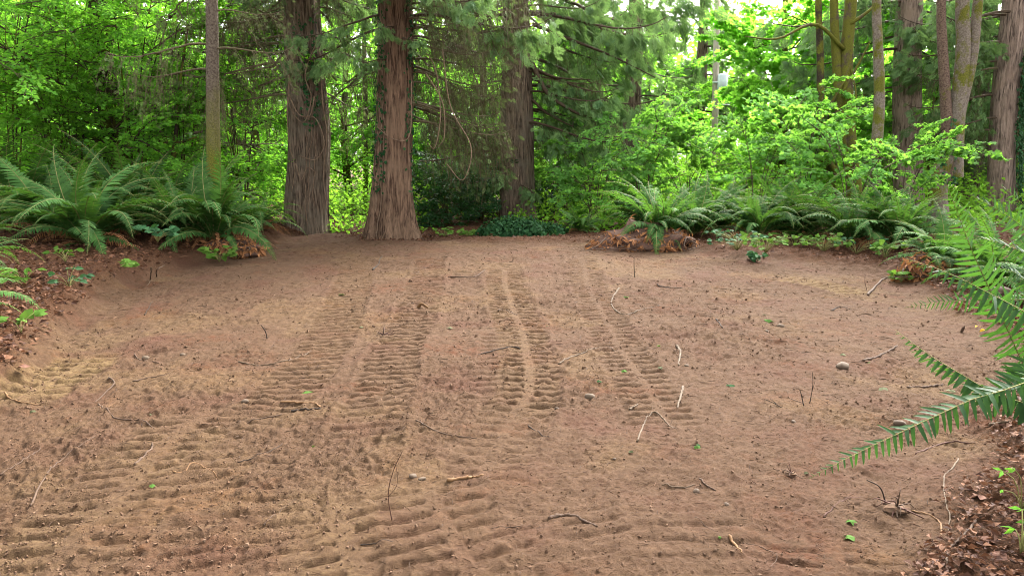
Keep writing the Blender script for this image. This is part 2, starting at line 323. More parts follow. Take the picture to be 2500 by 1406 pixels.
def soil_mat():
    m, t, N, L, out = nodes('soil')
    tc = N('TexCoord'); P = tc.outputs['Object']
    a = noise(N, L, 1.3, 5, P, 0.6); b = noise(N, L, 11, 6, P, 0.7); c = noise(N, L, 55, 6, P, 0.75); d = noise(N, L, 1.1, 5, P)
    col = mix(N, L, ramp(N, L, b, 0.3, 0.7), (0.052, 0.029, 0.014), (0.095, 0.056, 0.032))
    col = mix(N, L, ramp(N, L, a, 0.5, 0.72), col, (0.072, 0.034, 0.020))
    rd = N('Math'); rd.operation = 'MULTIPLY'; L(ramp(N, L, d, 0.53, 0.66), rd.inputs[0]); L(ramp(N, L, b, 0.4, 0.62), rd.inputs[1])
    col = mix(N, L, rd.outputs[0], col, (0.076, 0.029, 0.012))
    tn = N('Math'); tn.operation = 'MULTIPLY'; L(attr(N, 'tan'), tn.inputs[0]); L(ramp(N, L, b, 0.25, 0.6), tn.inputs[1])
    col = mix(N, L, tn.outputs[0], col, (0.127, 0.083, 0.037))
    col = mix(N, L, ramp(N, L, c, 0.35, 0.62), mix(N, L, 0.55, col, (0.027, 0.012, 0.008)), col)
    col = mix(N, L, ramp(N, L, c, 0.64, 0.74), col, (0.133, 0.088, 0.050))
    lit = mix(N, L, ramp(N, L, c, 0.35, 0.65), (0.022, 0.011, 0.005), (0.078, 0.034, 0.016)); col = mix(N, L, attr(N, 'litter'), col, lit)
    p = N('BsdfPrincipled'); L(col, p.inputs['Base Color']); p.inputs['Roughness'].default_value = 0.95; p.inputs['Specular IOR Level'].default_value = 0.08
    s = N('Math'); s.operation = 'ADD'; L(c, s.inputs[0]); e = noise(N, L, 190, 4, P, 0.7); L(e, s.inputs[1])
    bp = N('Bump'); bp.inputs['Strength'].default_value = 1.0; bp.inputs['Distance'].default_value = 0.015; L(s.outputs[0], bp.inputs['Height']); L(bp.outputs[0], p.inputs['Normal'])
    L(p.outputs[0], out.inputs[0]); return m
M['soil'] = soil_mat()
def build_ground():
    d = [0.25, 0.5, 0.9, 1.3, 1.7, 2.0, 2.2]; q = 2.3
    while q < 17.5: d.append(q); q += 0.0090 * (q / 2.8) if q < 11 else 0.034
    while q < 420: d.append(q); q *= 1.035
    d = np.array(d)
    th = np.concatenate([np.linspace(-46, 46, 900), np.linspace(46, 314, 90)[1:-1]]) * np.pi / 180
    D, TH = np.meshgrid(d, th, indexing='ij'); x = D * np.sin(TH); y = D * np.cos(TH)
    h, g = ground_full(x.ravel(), y.ravel()); n, k = D.shape
    V = np.stack([x.ravel(), y.ravel(), h], 1)
    i, j = np.meshgrid(np.arange(n - 1), np.arange(k), indexing='ij'); jn = (j + 1) % k
    F = quads(np.stack([(i * k + j).ravel(), ((i + 1) * k + j).ravel(), ((i + 1) * k + jn).ravel(), (i * k + jn).ravel()], 1))[:, ::-1]
    c = len(V); V = np.concatenate([V, [(0, 0, h[0])]]); a = np.arange(k); F = np.concatenate([F, np.stack([np.full(k, c), (a + 1) % k, a], 1)])
    G_ = G(); G_.add(V, F); at_ = {q: np.append(g[q], 0) for q in ('litter', 'tan')}
    obj('ground', G_.mesh('ground', M['soil'], True, at_), kind='structure')
build_ground()

# ------------------------------------------------------------------ leaf templates (unit length along +Y, normal +Z)
def leaf_tpl(w=0.3, fold=0.06, curl=0.12):
    ys = [0, 0.3, 0.65, 1.0]; ws = [0.0, w * 0.92, w, 0.0]
    v = [(0, 0, 0), (-ws[1], .3, fold), (0, .3, -curl * .09), (ws[1], .3, fold), (-ws[2] * .8, .68, fold - curl * .4), (0, .68, -curl * .46), (ws[2] * .8, .68, fold - curl * .4), (0, 1, -curl)]
    f = [(0, 2, 1), (0, 3, 2), (1, 2, 5), (1, 5, 4), (2, 3, 6), (2, 6, 5), (4, 5, 7), (5, 6, 7)]
    return np.array(v, float), np.array(f)
def leaf_lo(w=0.32, fold=0.07):
    return np.array([(0, 0, 0), (-w, .45, fold), (0, 1, -.08), (w, .45, fold), (0, .45, -.02)], float), np.array([(0, 4, 1), (0, 3, 4), (1, 4, 2), (4, 3, 2)])
def maple_tpl(lobes=5, notch=0.5, curl=0.15):
    out = []; n = lobes * 2 - 1
    for i in range(n):
        a = rad(-125 + 250 * i / (n - 1)); r = (0.62 - 0.14 * abs(i - (n - 1) / 2) / (n / 2)) if i % 2 == 0 else 0.62 * notch
        out.append((r * math.sin(a), 0.36 + r * math.cos(a), -curl * r * r + (0.03 if i % 2 else -0.02)))
    v = [(0, 0.36, 0.03), (0, 0, 0)] + out; f = [(0, 2 + i + 1, 2 + i) for i in range(n - 1)] + [(1, 0, 2), (1, n + 1, 0)]
    return np.array(v, float), np.array(f)
PINNA = (np.array([(-.075, 0, 0), (.075, 0, 0), (-.095, .3, .015), (.095, .3, .015), (-.07, .65, -.03), (.07, .65, -.03), (0, 1, -.12)], float), np.array([(0, 1, 3), (0, 3, 2), (2, 3, 5), (2, 5, 4), (4, 5, 6)]))
def pinna_hi():
    v, f = [], []; n = 9
    for i in range(n + 1):
        t = i / n; w = 0.10 * (1 - t ** 2.2) ** 0.7 * (0.8 + 0.2 * min(1, t * 5)) * (1.0 if i % 2 else 0.88)
        z = -0.16 * t * t; v += [(-w - (0.045 if i == 0 else 0), t, z + .012), (0, t, z - .012), (w, t, z + .012)]
    for i in range(n):
        a = i * 3
        f += [(a, a + 1, a + 4), (a, a + 4, a + 3), (a + 1, a + 2, a + 5), (a + 1, a + 5, a + 4)]
    return np.array(v, float), np.array(f)
PINNA_HI = pinna_hi()

def frond(g, P, up, npairs, plen, wid=1.0, droop=0.15, stipe=0.12, tpl=PINNA, r0=0.006, seed=0, fwd=18, mats=(0, 1), kink=0.1, tip=1.9):
    R_ = np.random.default_rng(seed)
    C = crom(P, 40); seg = np.r_[0, np.cumsum(np.linalg.norm(np.diff(C, axis=0), axis=1))]; Ltot = seg[-1]
    def samp(s): return np.stack([np.interp(s, seg, C[:, k]) for k in range(3)], -1)
    Tn = norm(np.gradient(C, axis=0))
    def tan(s): return norm(np.stack([np.interp(s, seg, Tn[:, k]) for k in range(3)], -1))
    g.add(*tube(samp(np.linspace(0, Ltot, 14)), np.linspace(r0, r0 * 0.25, 14), 4), mat=mats[1])
    u = np.linspace(0, 1, npairs); s = (stipe + (1 - stipe) * (u * 0.995)) * Ltot
    pr = (0.62 + 0.38 * sstep(u, 0, 0.22)) * np.clip(1 - u ** tip, 0, 1) ** 0.85 + 0.05
    for side in (-1, 1):
        ss = s + side * 0.3 * Ltot / npairs; p = samp(np.clip(ss, 0, Ltot)); T = tan(ss)
        S = norm(np.cross(T, np.broadcast_to(up, T.shape))); N = np.cross(S, T)
        a = np.radians(fwd + 22 * u + R_.normal(0, 5, npairs)); dr = droop + R_.normal(0, kink, npairs)
        D = norm(S * side * np.cos(a)[:, None] + T * np.sin(a)[:, None] - N * dr[:, None])
        L_ = plen * pr * R_.uniform(0.88, 1.08, npairs); keep = R_.random(npairs) > 0.03
        Rm = frames(D, N + 0.35 * R_.normal(0, kink, (npairs, 3)))
        V, F = scat(tpl, Rm[keep], p[keep], np.stack([L_ * wid, L_, L_], 1)[keep])
        g.add(V, F, mats[0], np.repeat(R_.uniform(0, 1, keep.sum()), len(tpl[0])))
def arc(L, e0, e1, n=9, bend=0.0):
    P = [(0, 0, 0)]
    for i in range(n):
        t = (i + .5) / n; e = rad(e0 + (e1 - e0) * t ** 1.15); b = bend * t
        P.append((P[-1][0] + L / n * math.cos(e) * math.cos(b), P[-1][1] + L / n * math.cos(e) * math.sin(b), P[-1][2] + L / n * math.sin(e)))
    return np.array(P)
FR, FD = [], []
for i, (a, b, bd) in enumerate([(86, 20, .15), (82, -15, -.25), (78, -35, .35), (72, -50, -.3), (64, -62, .3), (55, -65, -.4), (42, -58, .4), (26, -50, -.3)]):
    g = G(); frond(g, arc(1, a, b, bend=bd), np.array((-.25, 0, 1)), 46, 0.112, 1.05, 0.16, 0.12, seed=100 + i); FR.append(g.mesh('fern_frond', [M['fern'], M['rachis']]))
for i, (a, b) in enumerate([(35, -75), (15, -50), (50, -85)]):
    g = G(); frond(g, arc(1, a, b, bend=.3), np.array((0, .3, 1)), 34, 0.085, 0.9, 0.55, 0.15, seed=130 + i, kink=0.4); FD.append(g.mesh('fern_frond_dead', [M['fern_dead'], M['rachis_dead']]))
FERN_GROUP = 'sword ferns on the edges of the clearing'
def fern(px, Y, L, n, label, dead=5, lean=None, z=None, seed=0, spread=1.0):
    R_ = random.Random(seed * 31 + int(px)); b = gpd(px, Y); r = thing('sword_fern', label, 'fern', (b[0], b[1], b[2] - 0.02), FERN_GROUP)
    az = R_.random() * 6.28; n = int(n * 1.7); L *= 1.32; dead = int(dead * 2.0)
    for i in range(n):
        az += 2.399 + R_.uniform(-.5, .5); t = (i + .5) / n
        k = min(7, max(0, int(t * 7.2 * spread + R_.uniform(-1.6, 1.6))))
        o = obj('frond', FR[k], r, (0.05 * math.cos(az), 0.05 * math.sin(az), 0), (R_.uniform(-.4, .4), R_.uniform(-.25, .2), az), L * R_.uniform(.62, 1.15) * (1.0 if k < 6 else .85))
        if lean: o.rotation_euler.y += lean * math.cos(az)
    for i in range(dead):
        az = R_.uniform(0, 6.28); obj('dead_frond', R_.choice(FD), r, (0.04 * math.cos(az), 0.04 * math.sin(az), 0.03), (R_.uniform(-.4, .4), R_.uniform(-.1, .2), az), L * R_.uniform(.45, .75))
    return r
fern(205, 11.0, 1.35, 30, 'large arching fern nearest the dirt on the left bank', 9, seed=1)
fern(330, 13.2, 1.4, 30, 'tall fern behind the large arching one on the left bank', 5, seed=2, spread=0.7)
fern(525, 12.1, 1.3, 34, 'spreading fern in front of the slim grey trunk', 10, seed=3, spread=0.75)
fern(55, 13.2, 1.45, 28, 'fern at the back of the left bank beside the picture edge', 4, seed=4)
fern(425, 13.8, 1.3, 28, 'fern filling the gap between the two big left ferns', 6, seed=5, spread=0.6)
fern(-90, 9.6, 0.85, 22, 'fern cut by the left picture edge above the litter', 8, seed=6)
fern(-120, 7.9, 0.7, 16, 'fern whose single frond tip pokes in over the left litter', 3, seed=7)
fern(-150, 6.1, 0.7, 16, 'lowest fern at the left edge, only its frond tips showing', 3, seed=8)
fern(265, 12.1, 1.2, 24, 'fern wedged behind the large arching fern', 5, seed=21, spread=.8)
fern(130, 11.8, 1.25, 26, 'fern left of the large arching fern', 6, seed=22, spread=.85)
fern(450, 12.2, 1.1, 24, 'fern hugging the left flank of the spreading fern', 7, seed=23, spread=.8)
fern(1690, 13.7, 1.0, 24, 'fern just right of the root mound fern', 8, seed=24, spread=.7)
fern(1905, 14.5, 1.1, 24, 'fern half hidden behind the brown hanging fronds', 4, seed=25, spread=.55)
fern(2130, 13.7, 1.05, 24, 'fern at the foot of the pale slender trunk', 5, seed=26, spread=.6)
fern(620, 14.2, 0.95, 18, 'small fern between the spreading fern and the first cedar', 4, seed=9)
fern(1605, 13.1, 1.15, 36, 'fern on the dark root mound right of the ivy mound', 14, seed=10, spread=0.72)
fern(1745, 14.8, 1.1, 26, 'fern behind the root mound, beside the utility pole', 5, seed=11, spread=0.6)
fern(1850, 13.4, 1.05, 28, 'fern with brown hanging fronds right of the root mound', 12, seed=12, spread=0.75)
fern(1960, 13.8, 1.1, 26, 'fern in the middle of the right bank behind ground ivy', 5, seed=13, spread=0.6)
fern(2075, 12.7, 1.05, 24, 'fern in front of the mossy twin stems', 6, seed=14, spread=0.7)
fern(2200, 12.3, 1.15, 28, 'fern at the foot of the grey cedar on the right bank', 7, seed=15, spread=0.65)
fern(2310, 10.2, 0.8, 26, 'fern over the rotten stump on the right bank', 8, seed=16, spread=0.7)
fern(2440, 9.0, 0.9, 26, 'tall fern at the right edge below the ivy clad cedar', 4, seed=17)
fern(2590, 7.4, 0.8, 24, 'fern at the right edge behind the long overhanging fronds', 4, seed=18)
fern(1420, 16.4, 0.7, 18, 'low fern between the ivy mound and the root mound', 3, seed=19)

def near_fern(base, fr, label, extra, seed):
    b = np.array((base[0], base[1], hz(*base))); r = thing('sword_fern', label, 'fern', tuple(b), FERN_GROUP)
    for i, (pts, plen, up, droop, np_, wid) in enumerate(fr):
        P = [np.zeros(3) + (0, 0, .02)] + [at(px, py, Y) - b for px, py, Y in pts]
        L = sum(np.linalg.norm(P[k + 1] - P[k]) for k in range(len(P) - 1)); L0 = np.linalg.norm(P[1] - P[0])
        g = G(); frond(g, P, np.array(up, float), np_, plen, wid, droop, min(.5, max(.12, 0.55 * L0 / L)), PINNA_HI, 0.0042, seed + i, fwd=8, kink=0.32, tip=3.4)
        obj('frond', g.mesh('fern_frond_near', [M['fern_near'], M['rachis']]), r)
    R_ = random.Random(seed)
    for i in range(extra):
        az = R_.uniform(-1.9, 1.9); k = R_.randint(1, 6); obj('frond', FR[k], r, None, (R_.uniform(-.2, .2), 0, az), R_.uniform(.8, 1.05))
    return r
near_fern((2.72, 2.95), [
    ([(2560, 950, 2.85), (2480, 948, 2.82), (2380, 972, 2.78), (2270, 1022, 2.74), (2150, 1078, 2.70), (2060, 1122, 2.68), (1975, 1168, 2.66)], .10, (-.15, -.75, 1), .5, 54, 1.1),
    ([(2540, 1010, 2.95), (2430, 962, 2.95), (2350, 915, 2.95), (2270, 868, 2.95), (2225, 835, 2.95), (2186, 806, 2.95)], .095, (.2, -.35, 1), .95, 34, 1.6),
    ([(2560, 905, 3.2), (2500, 920, 3.2), (2440, 950, 3.22), (2380, 1000, 3.25)], .12, (0, -1.2, .8), .1, 36, 1.0)],
    'nearest fern at the lower right, long frond reaching over the dirt', 2, 700)
near_fern((2.95, 3.75), [
    ([(2560, 820, 3.3), (2480, 752, 3.25), (2400, 708, 3.2), (2310, 664, 3.15), (2215, 632, 3.1)], .125, (.1, -.5, 1), .75, 34, 1.15),
    ([(2570, 770, 3.7), (2480, 732, 3.65), (2380, 733, 3.6), (2290, 738, 3.58), (2208, 752, 3.55)], .085, (0, -1.3, .6), .05, 50, 0.9),
    ([(2480, 850, 3.5), (2420, 715, 3.35), (2372, 610, 3.25), (2338, 520, 3.18), (2303, 432, 3.12)], .115, (-.3, -1.4, .3), .05, 44, 1.15),
    ([(2600, 690, 3.9), (2520, 575, 3.85), (2440, 515, 3.8), (2370, 476, 3.8)], .13, (0, -1.1, .5), .1, 40, 1.0),
    ([(2600, 750, 3.9), (2530, 640, 3.9), (2460, 600, 3.9), (2385, 578, 3.9)], .12, (0, -1, .7), .3, 38, 1.0),
    ([(2600, 700, 4.1), (2540, 560, 4.1), (2500, 500, 4.1), (2440, 450, 4.1)], .12, (0, -1.2, .5), .1, 40, 1.0),
    ([(2560, 780, 4.0), (2510, 690, 4.0), (2450, 655, 4.0), (2395, 660, 4.0)], .11, (0, -1, .8), .2, 40, 1.0)],
    'bright fern at the right edge with one tall upright frond', 1, 720)

# ------------------------------------------------------------------ boughs
OV, OVL, MPL, LAU = leaf_tpl(), leaf_lo(), maple_tpl(), leaf_lo(0.17, 0.05)
def leafy_bough(seed, L, ntw, nleaf, size, tpl, leafm, flatn=0.35, twl=0.45, droop=0.25):
    R_ = np.random.default_rng(seed); g = G(); n = 10
    t = np.linspace(0, 1, n); C = np.stack([L * t, 0.12 * L * np.cumsum(R_.normal(0, .3, n)) / 3, L * (.10 * t - droop * t * t)], 1)
    g.add(*tube(C, np.linspace(.010, .003, n) * L, 4), mat=1)
    Ps, Ds, Ns = [], [], []
    for i in range(ntw):
        s = R_.uniform(.12, 1.0); p = np.array([np.interp(s, t, C[:, k]) for k in range(3)]); side = 1 if i % 2 else -1
        a = rad(R_.uniform(25, 70)) * side; l = twl * L * (1.1 - .6 * s) * R_.uniform(.6, 1.2)
        d = np.array((math.cos(a), math.sin(a), R_.uniform(-.15, .25)))
        tt = np.linspace(0, 1, 5)[:, None]; Q = p + d * l * tt + np.array((0, 0, -.22 * l)) * tt ** 2
        g.add(*tube(Q, np.linspace(.0035, .0015, 5) * L, 3, False), mat=1)
        u = np.sort(R_.uniform(.1, 1, nleaf)); q = np.stack([np.interp(u, tt[:, 0], Q[:, k]) for k in range(3)], 1)
        sd2 = np.where(np.arange(nleaf) % 2, 1, -1); az = math.atan2(d[1], d[0]) + sd2 * R_.uniform(.3, 1.4, nleaf)
        D = np.stack([np.cos(az), np.sin(az), R_.uniform(-.55, .15, nleaf)], 1)
        Ps.append(q + R_.normal(0, .015 * L, (nleaf, 3))); Ds.append(D); Ns.append(np.array((0, 0, 1)) + R_.normal(0, flatn, (nleaf, 3)))
    P, D, N_ = np.concatenate(Ps), np.concatenate(Ds), np.concatenate(Ns)
    V, F = scat(tpl, frames(D, N_), P, size * R_.uniform(.6, 1.15, len(P))); g.add(V, F, 0, np.repeat(R_.uniform(0, 1, len(P)), len(tpl[0])))
    return g.mesh('leafy_bough', [leafm, M['twig']], False)
def spray_tpl(n=8, seed=0):
    v, f = [], []; R_ = np.random.default_rng(seed)
    def kite(p, d, l, w):
        a = len(v); pr = np.array((d[1], -d[0])); q = np.array(p)
        for k, (s, b) in enumerate(((0, 0), (.45, w), (1, 0), (.45, -w))): e = q + np.array(d) * l * s + pr * b; v.append((e[0], e[1], -.1 * (e[0] ** 2) - .05 * e[1] ** 2))
        f.extend([(a, a + 1, a + 2), (a, a + 2, a + 3)])
    kite((0, 0), (0, 1), 1.0, .016)
    for i in range(n):
        y = .08 + .85 * i / n
        for s in (-1, 1):
            a = rad(38 + R_.uniform(-8, 8)); l = .46 * (1 - .75 * (i / n) ** 1.3) * R_.uniform(.8, 1.1); d = (s * math.sin(a), math.cos(a)); kite((0, y), d, l, .021)
            if i < n - 2:
                for q, ss in ((.35, -1), (.55, 1)):
                    a2 = math.atan2(d[0], d[1]) + ss * .6; kite((d[0] * l * q, y + d[1] * l * q), (math.sin(a2), math.cos(a2)), l * .42, .019)
    return np.array(v, float), np.array(f)
SPR = spray_tpl()
def cedar_bough(seed, L, ntw, dead=False, leafm=None, hang=0.55, nsp=6, ssize=0.26):
    R_ = np.random.default_rng(seed); g = G(); n = 14; t = np.linspace(0, 1, n)
    C = np.stack([L * t * (1 - .05 * t), .06 * L * np.cumsum(R_.normal(0, .25, n)), L * (.02 * t - .62 * t ** 1.6 + .42 * t ** 3.2)], 1)
    g.add(*tube(C, np.linspace(.013, .003, n) * L, 5), mat=1)
    Ps, Ds, Ns, tb = [], [], [], 0
    for i in range(ntw):
        s = R_.uniform(.10, 1.0) ** .9; p = np.array([np.interp(s, t, C[:, k]) for k in range(3)]); a = rad(R_.uniform(25, 95)) * (1 if i % 2 else -1)
        l = hang * R_.uniform(.5, 1.3) * (1.15 - .5 * s); d = np.array((math.cos(a), math.sin(a), R_.uniform(-.3, .1)))
        tt = np.linspace(0, 1, 7)[:, None]; k1 = .55 if not dead else .4
        Q = p + d * l * k1 * (tt - .35 * tt ** 2) + np.array((0, 0, -1.)) * l * (.95 * tt ** 1.7) + R_.normal(0, .015, (7, 3)) * (tt * 2)
        g.add(*tube(Q, np.linspace(.0055, .0022, 7) if dead else np.linspace(.0045, .0015, 7), 3, False), mat=1)
        if dead:
            for _ in range(R_.integers(2, 6)):
                u = R_.uniform(.2, .9); q = np.array([np.interp(u, tt[:, 0], Q[:, k]) for k in range(3)]); dd = np.array((R_.normal(0, .35), R_.normal(0, .35), -1.)) * R_.uniform(.12, .4)
                w = np.linspace(0, 1, 4)[:, None]; g.add(*tube(q + dd * w + np.array((R_.normal(0, .08), R_.normal(0, .08), .04)) * w * (1 - w) * 3, np.linspace(.003, .0012, 4), 3, False), mat=1)
        m = nsp if not dead else R_.integers(0, 4)
        if m:
            u = R_.uniform(.15, 1, m); q = np.stack([np.interp(u, tt[:, 0], Q[:, k]) for k in range(3)], 1); az = math.atan2(d[1], d[0]) + R_.normal(0, .7, m)
            dz = R_.uniform(-1.6, -.35, m); D = np.stack([np.cos(az), np.sin(az), dz], 1); Ps.append(q); Ds.append(D)
            Ns.append(np.stack([np.cos(az + 1.3), np.sin(az + 1.3), R_.uniform(.2, 1.2, m)], 1) + R_.normal(0, .3, (m, 3)))
    if Ps:
        P, D, N_ = np.concatenate(Ps), np.concatenate(Ds), np.concatenate(Ns)
        V, F = scat(SPR, frames(D, N_), P, ssize * R_.uniform(.6, 1.25, len(P))); g.add(V, F, 0, np.repeat(R_.uniform(0, 1, len(P)), len(SPR[0])))
    return g.mesh('cedar_bough', [leafm or M['cedar_leaf'], M['twig'] if not dead else M['twig_pale']], False)
CB = [cedar_bough(200 + i, 2.4, 30, nsp=6) for i in range(4)]
CD = [cedar_bough(220 + i, 2.2, 34, True, M['cedar_dead'], hang=1.35, ssize=.17) for i in range(4)]
SB = [leafy_bough(240 + i, 1.3, 15, 15, .085, OVL, M['shrub_leaf'], .7) for i in range(4)]
MB = [leafy_bough(260 + i, 1.2, 14, 12, .11, MPL, M['maple_leaf'], .6) for i in range(4)]
MS = [leafy_bough(265 + i, 1.5, 14, 13, .15, MPL, M['sun_leaf'], .7) for i in range(3)]
TB = [leafy_bough(280 + i, 2.0, 18, 22, .13, OVL, M['sun_leaf'], .8) for i in range(4)]
LB = [leafy_bough(300 + i, .9, 12, 12, .12, LAU, M['laurel_leaf'], .6, droop=.35) for i in range(3)]

# ------------------------------------------------------------------ trunks
def trunk(axis, radii, rings=120, sides=72, flare=0.5, fh=0.35, lobes=0, lamp=0.0, ridge=0.02, kf=22, seed=0, mat=None, bury=0.4, kz=0.5, grooves=()):
    A = np.asarray(axis, float); R_ = np.asarray(radii, float); ha = np.linspace(0, 1, len(A)); u = np.linspace(0, 1, rings) ** 1.25
    C = crom(A, 200); uu = np.linspace(0, 1, 200); C = np.stack([np.interp(u, uu, C[:, k]) for k in range(3)], 1); r = np.interp(u, ha, R_)
    C[0] -= (C[5] - C[0]) / np.linalg.norm(C[5] - C[0]) * bury
    th = np.linspace(0, 2 * np.pi, sides, endpoint=False); H = np.maximum(C[:, 2] - A[0][2], 0)[:, None]; TH = th[None]
    k = 1 + flare * np.exp(-H / fh) + 0 * TH
    if lobes: k = k + lamp * np.exp(-H / (fh * 2.2)) * (np.cos(lobes * TH + seed + .5 * np.sin(2 * TH)) + .5 * np.cos((lobes - 2) * TH + 2 * seed))
    rr = r[:, None] * k; cx, cyy = np.cos(TH) * R_[0], np.sin(TH) * R_[0]; z = np.broadcast_to(C[:, 2][:, None], rr.shape)
    cx = np.broadcast_to(cx, rr.shape); cyy = np.broadcast_to(cyy, rr.shape)
    wob = .04 * n3(cx * 3, cyy * 3, z * 1.2, seed + 5)
    q = 1 - 2 * np.abs(n3((cx + wob) * kf, (cyy + wob) * kf, z * kz, seed)); q2 = n3(cx * kf * 2.3, cyy * kf * 2.3, z * kz * 2, seed + 1); q3 = n3(cx * 4, cyy * 4, z * .45, seed + 2)
    rr = rr + ridge * (.6 * q + .35 * q2) + ridge * 1.6 * q3
    for g0, gd, gw in grooves:
        da = (TH - g0 - .05 * np.sin(z * 1.7 + g0) + np.pi) % (2 * np.pi) - np.pi; rr = rr - r[:, None] * gd * np.exp(-(da / gw) ** 2) * (.35 + 1.0 * np.exp(-H / 1.3))
    V = np.stack([C[:, 0][:, None] + rr * np.cos(TH), C[:, 1][:, None] + rr * np.sin(TH), np.broadcast_to(C[:, 2][:, None], rr.shape)], -1).reshape(-1, 3)
    n, s = rings, sides; i, j = np.meshgrid(np.arange(n - 1), np.arange(s), indexing='ij'); jn = (j + 1) % s
    g = G(); g.add(V, quads(np.stack([(i * s + j).ravel(), (i * s + jn).ravel(), ((i + 1) * s + jn).ravel(), ((i + 1) * s + j).ravel()], 1))); return g.mesh('trunk', mat)
def axis_px(base, pts, Y, H=11.0):
    P = [np.zeros(3)] + [at(px, py, Y) - base for px, py in pts]
    a, b = P[-2], P[-1]; d = (b - a) / max(.3, (b - a)[2]); k = H - b[2]
    P += [b + d * k * .5 * np.array((.6, .6, 1)), b + d * k * np.array((.5, .5, 1))]; return np.array(P)
def boughs_on(r, axis, meshes, n, z0, z1, s0, s1, seed, name='bough', front=True, tilt=(-.1, .25), r_in=.2, lo_side=None):
    R_ = random.Random(seed)
    for i in range(n):
        h = R_.uniform(z0, z1); p = [np.interp(h, axis[:, 2], axis[:, k]) for k in range(3)]
        az = R_.uniform(0, 6.283)
        if not front and h < 6.2:
            while abs(((az - 4.712 + math.pi) % (2 * math.pi)) - math.pi) < 1.0: az = R_.uniform(0, 6.283)
        if lo_side is not None: az = lo_side + R_.uniform(-.7, .7)
        obj(name, R_.choice(meshes), r, (p[0] + r_in * math.cos(az), p[1] + r_in * math.sin(az), h), (R_.uniform(-.2, .2), -R_.uniform(*tilt), az), R_.uniform(s0, s1))
CG = 'large cedars around the back of the clearing'
def cedar(base_px, Y, pts, radii, label, mat, seed, flare=.35, fh=.35, lobes=0, lamp=0, ridge=.022, kf=20, H=11.0, green=24, dead=18, z0=2.2, zd=1.6, front=False, sides=96, rings=150, sides_dead=((.2, .35), (1.6, .3), (2.9, .35)), grooves=()):
    b = gpd(base_px, Y); r = thing('cedar_tree', label, 'cedar tree', tuple(b), CG); A = axis_px(b, pts, Y, H)
    obj('trunk', trunk(A, np.array(radii)[np.clip(np.arange(len(A)), 0, len(radii) - 1)], rings, sides, flare, fh, lobes, lamp, ridge, kf, seed, M[mat], kz=.45, grooves=grooves), r)
    if green: boughs_on(r, A, CB, green, z0, 7.2, .7, 1.25, seed + 1, 'bough', front, r_in=radii[1] * .8)
    for sd_, fr in sides_dead: boughs_on(r, A, CD, int(dead * fr), zd, 6.5, .6, 1.15, seed + 2 + int(sd_ * 10), 'dead_bough', True, r_in=radii[1] * .8, lo_side=sd_)
    return r, A, b
cA = cedar(752, 16.4, [(751, 300), (736, 0)], [.47, .43, .36, .28, .2], 'thick brown cedar trunk at the back left of the dirt, vines looping over it', 'cedar_a', 11, .12, .3, 5, .03, .04, 14, green=14, dead=46, z0=4.6, zd=2.6, sides_dead=((2.9, .45), (.9, .35), (2.0, .2)), grooves=((4.3, .05, .07), (4.9, .06, .06), (5.3, .04, .08), (3.9, .05, .07)))
cB = cedar(958, 15.3, [(958, 450), (965, 250), (966, 0)], [.39, .385, .35, .30, .24, .18], 'reddish cedar with flared base standing at the rim of the dirt', 'cedar_b', 23, .52, .45, 7, .22, .034, 15, green=12, dead=50, z0=4.2, zd=2.3, sides_dead=((.1, .45), (.9, .3), (2.0, .2)), grooves=((4.95, .16, .07), (4.25, .10, .08), (5.55, .08, .08), (3.7, .07, .1)))
cC = cedar(1262, 19.3, [(1260, 300), (1258, 0)], [.45, .41, .31, .25, .18], 'brown cedar right of the flared one, grey-green boughs hanging at its foot', 'cedar_a', 37, .15, .35, 5, .05, .026, 16, green=34, dead=16, z0=1.0, zd=2.0)
cD = cedar(2213, 20.5, [(2214, 250), (2222, 0)], [.38, .36, .31, .25, .18], 'straight grey-brown cedar on the right between two mossy stems', 'cedar_d', 41, .12, .4, 0, 0, .016, 20, green=16, dead=3, z0=3.4)
cE = cedar(2437, 19.5, [(2447, 300), (2478, 0)], [.33, .31, .27, .22, .17], 'leaning ivy covered cedar beside the right edge', 'cedar_d', 53, .15, .4, 5, .05, .02, 18, green=24, dead=8, z0=2.2)
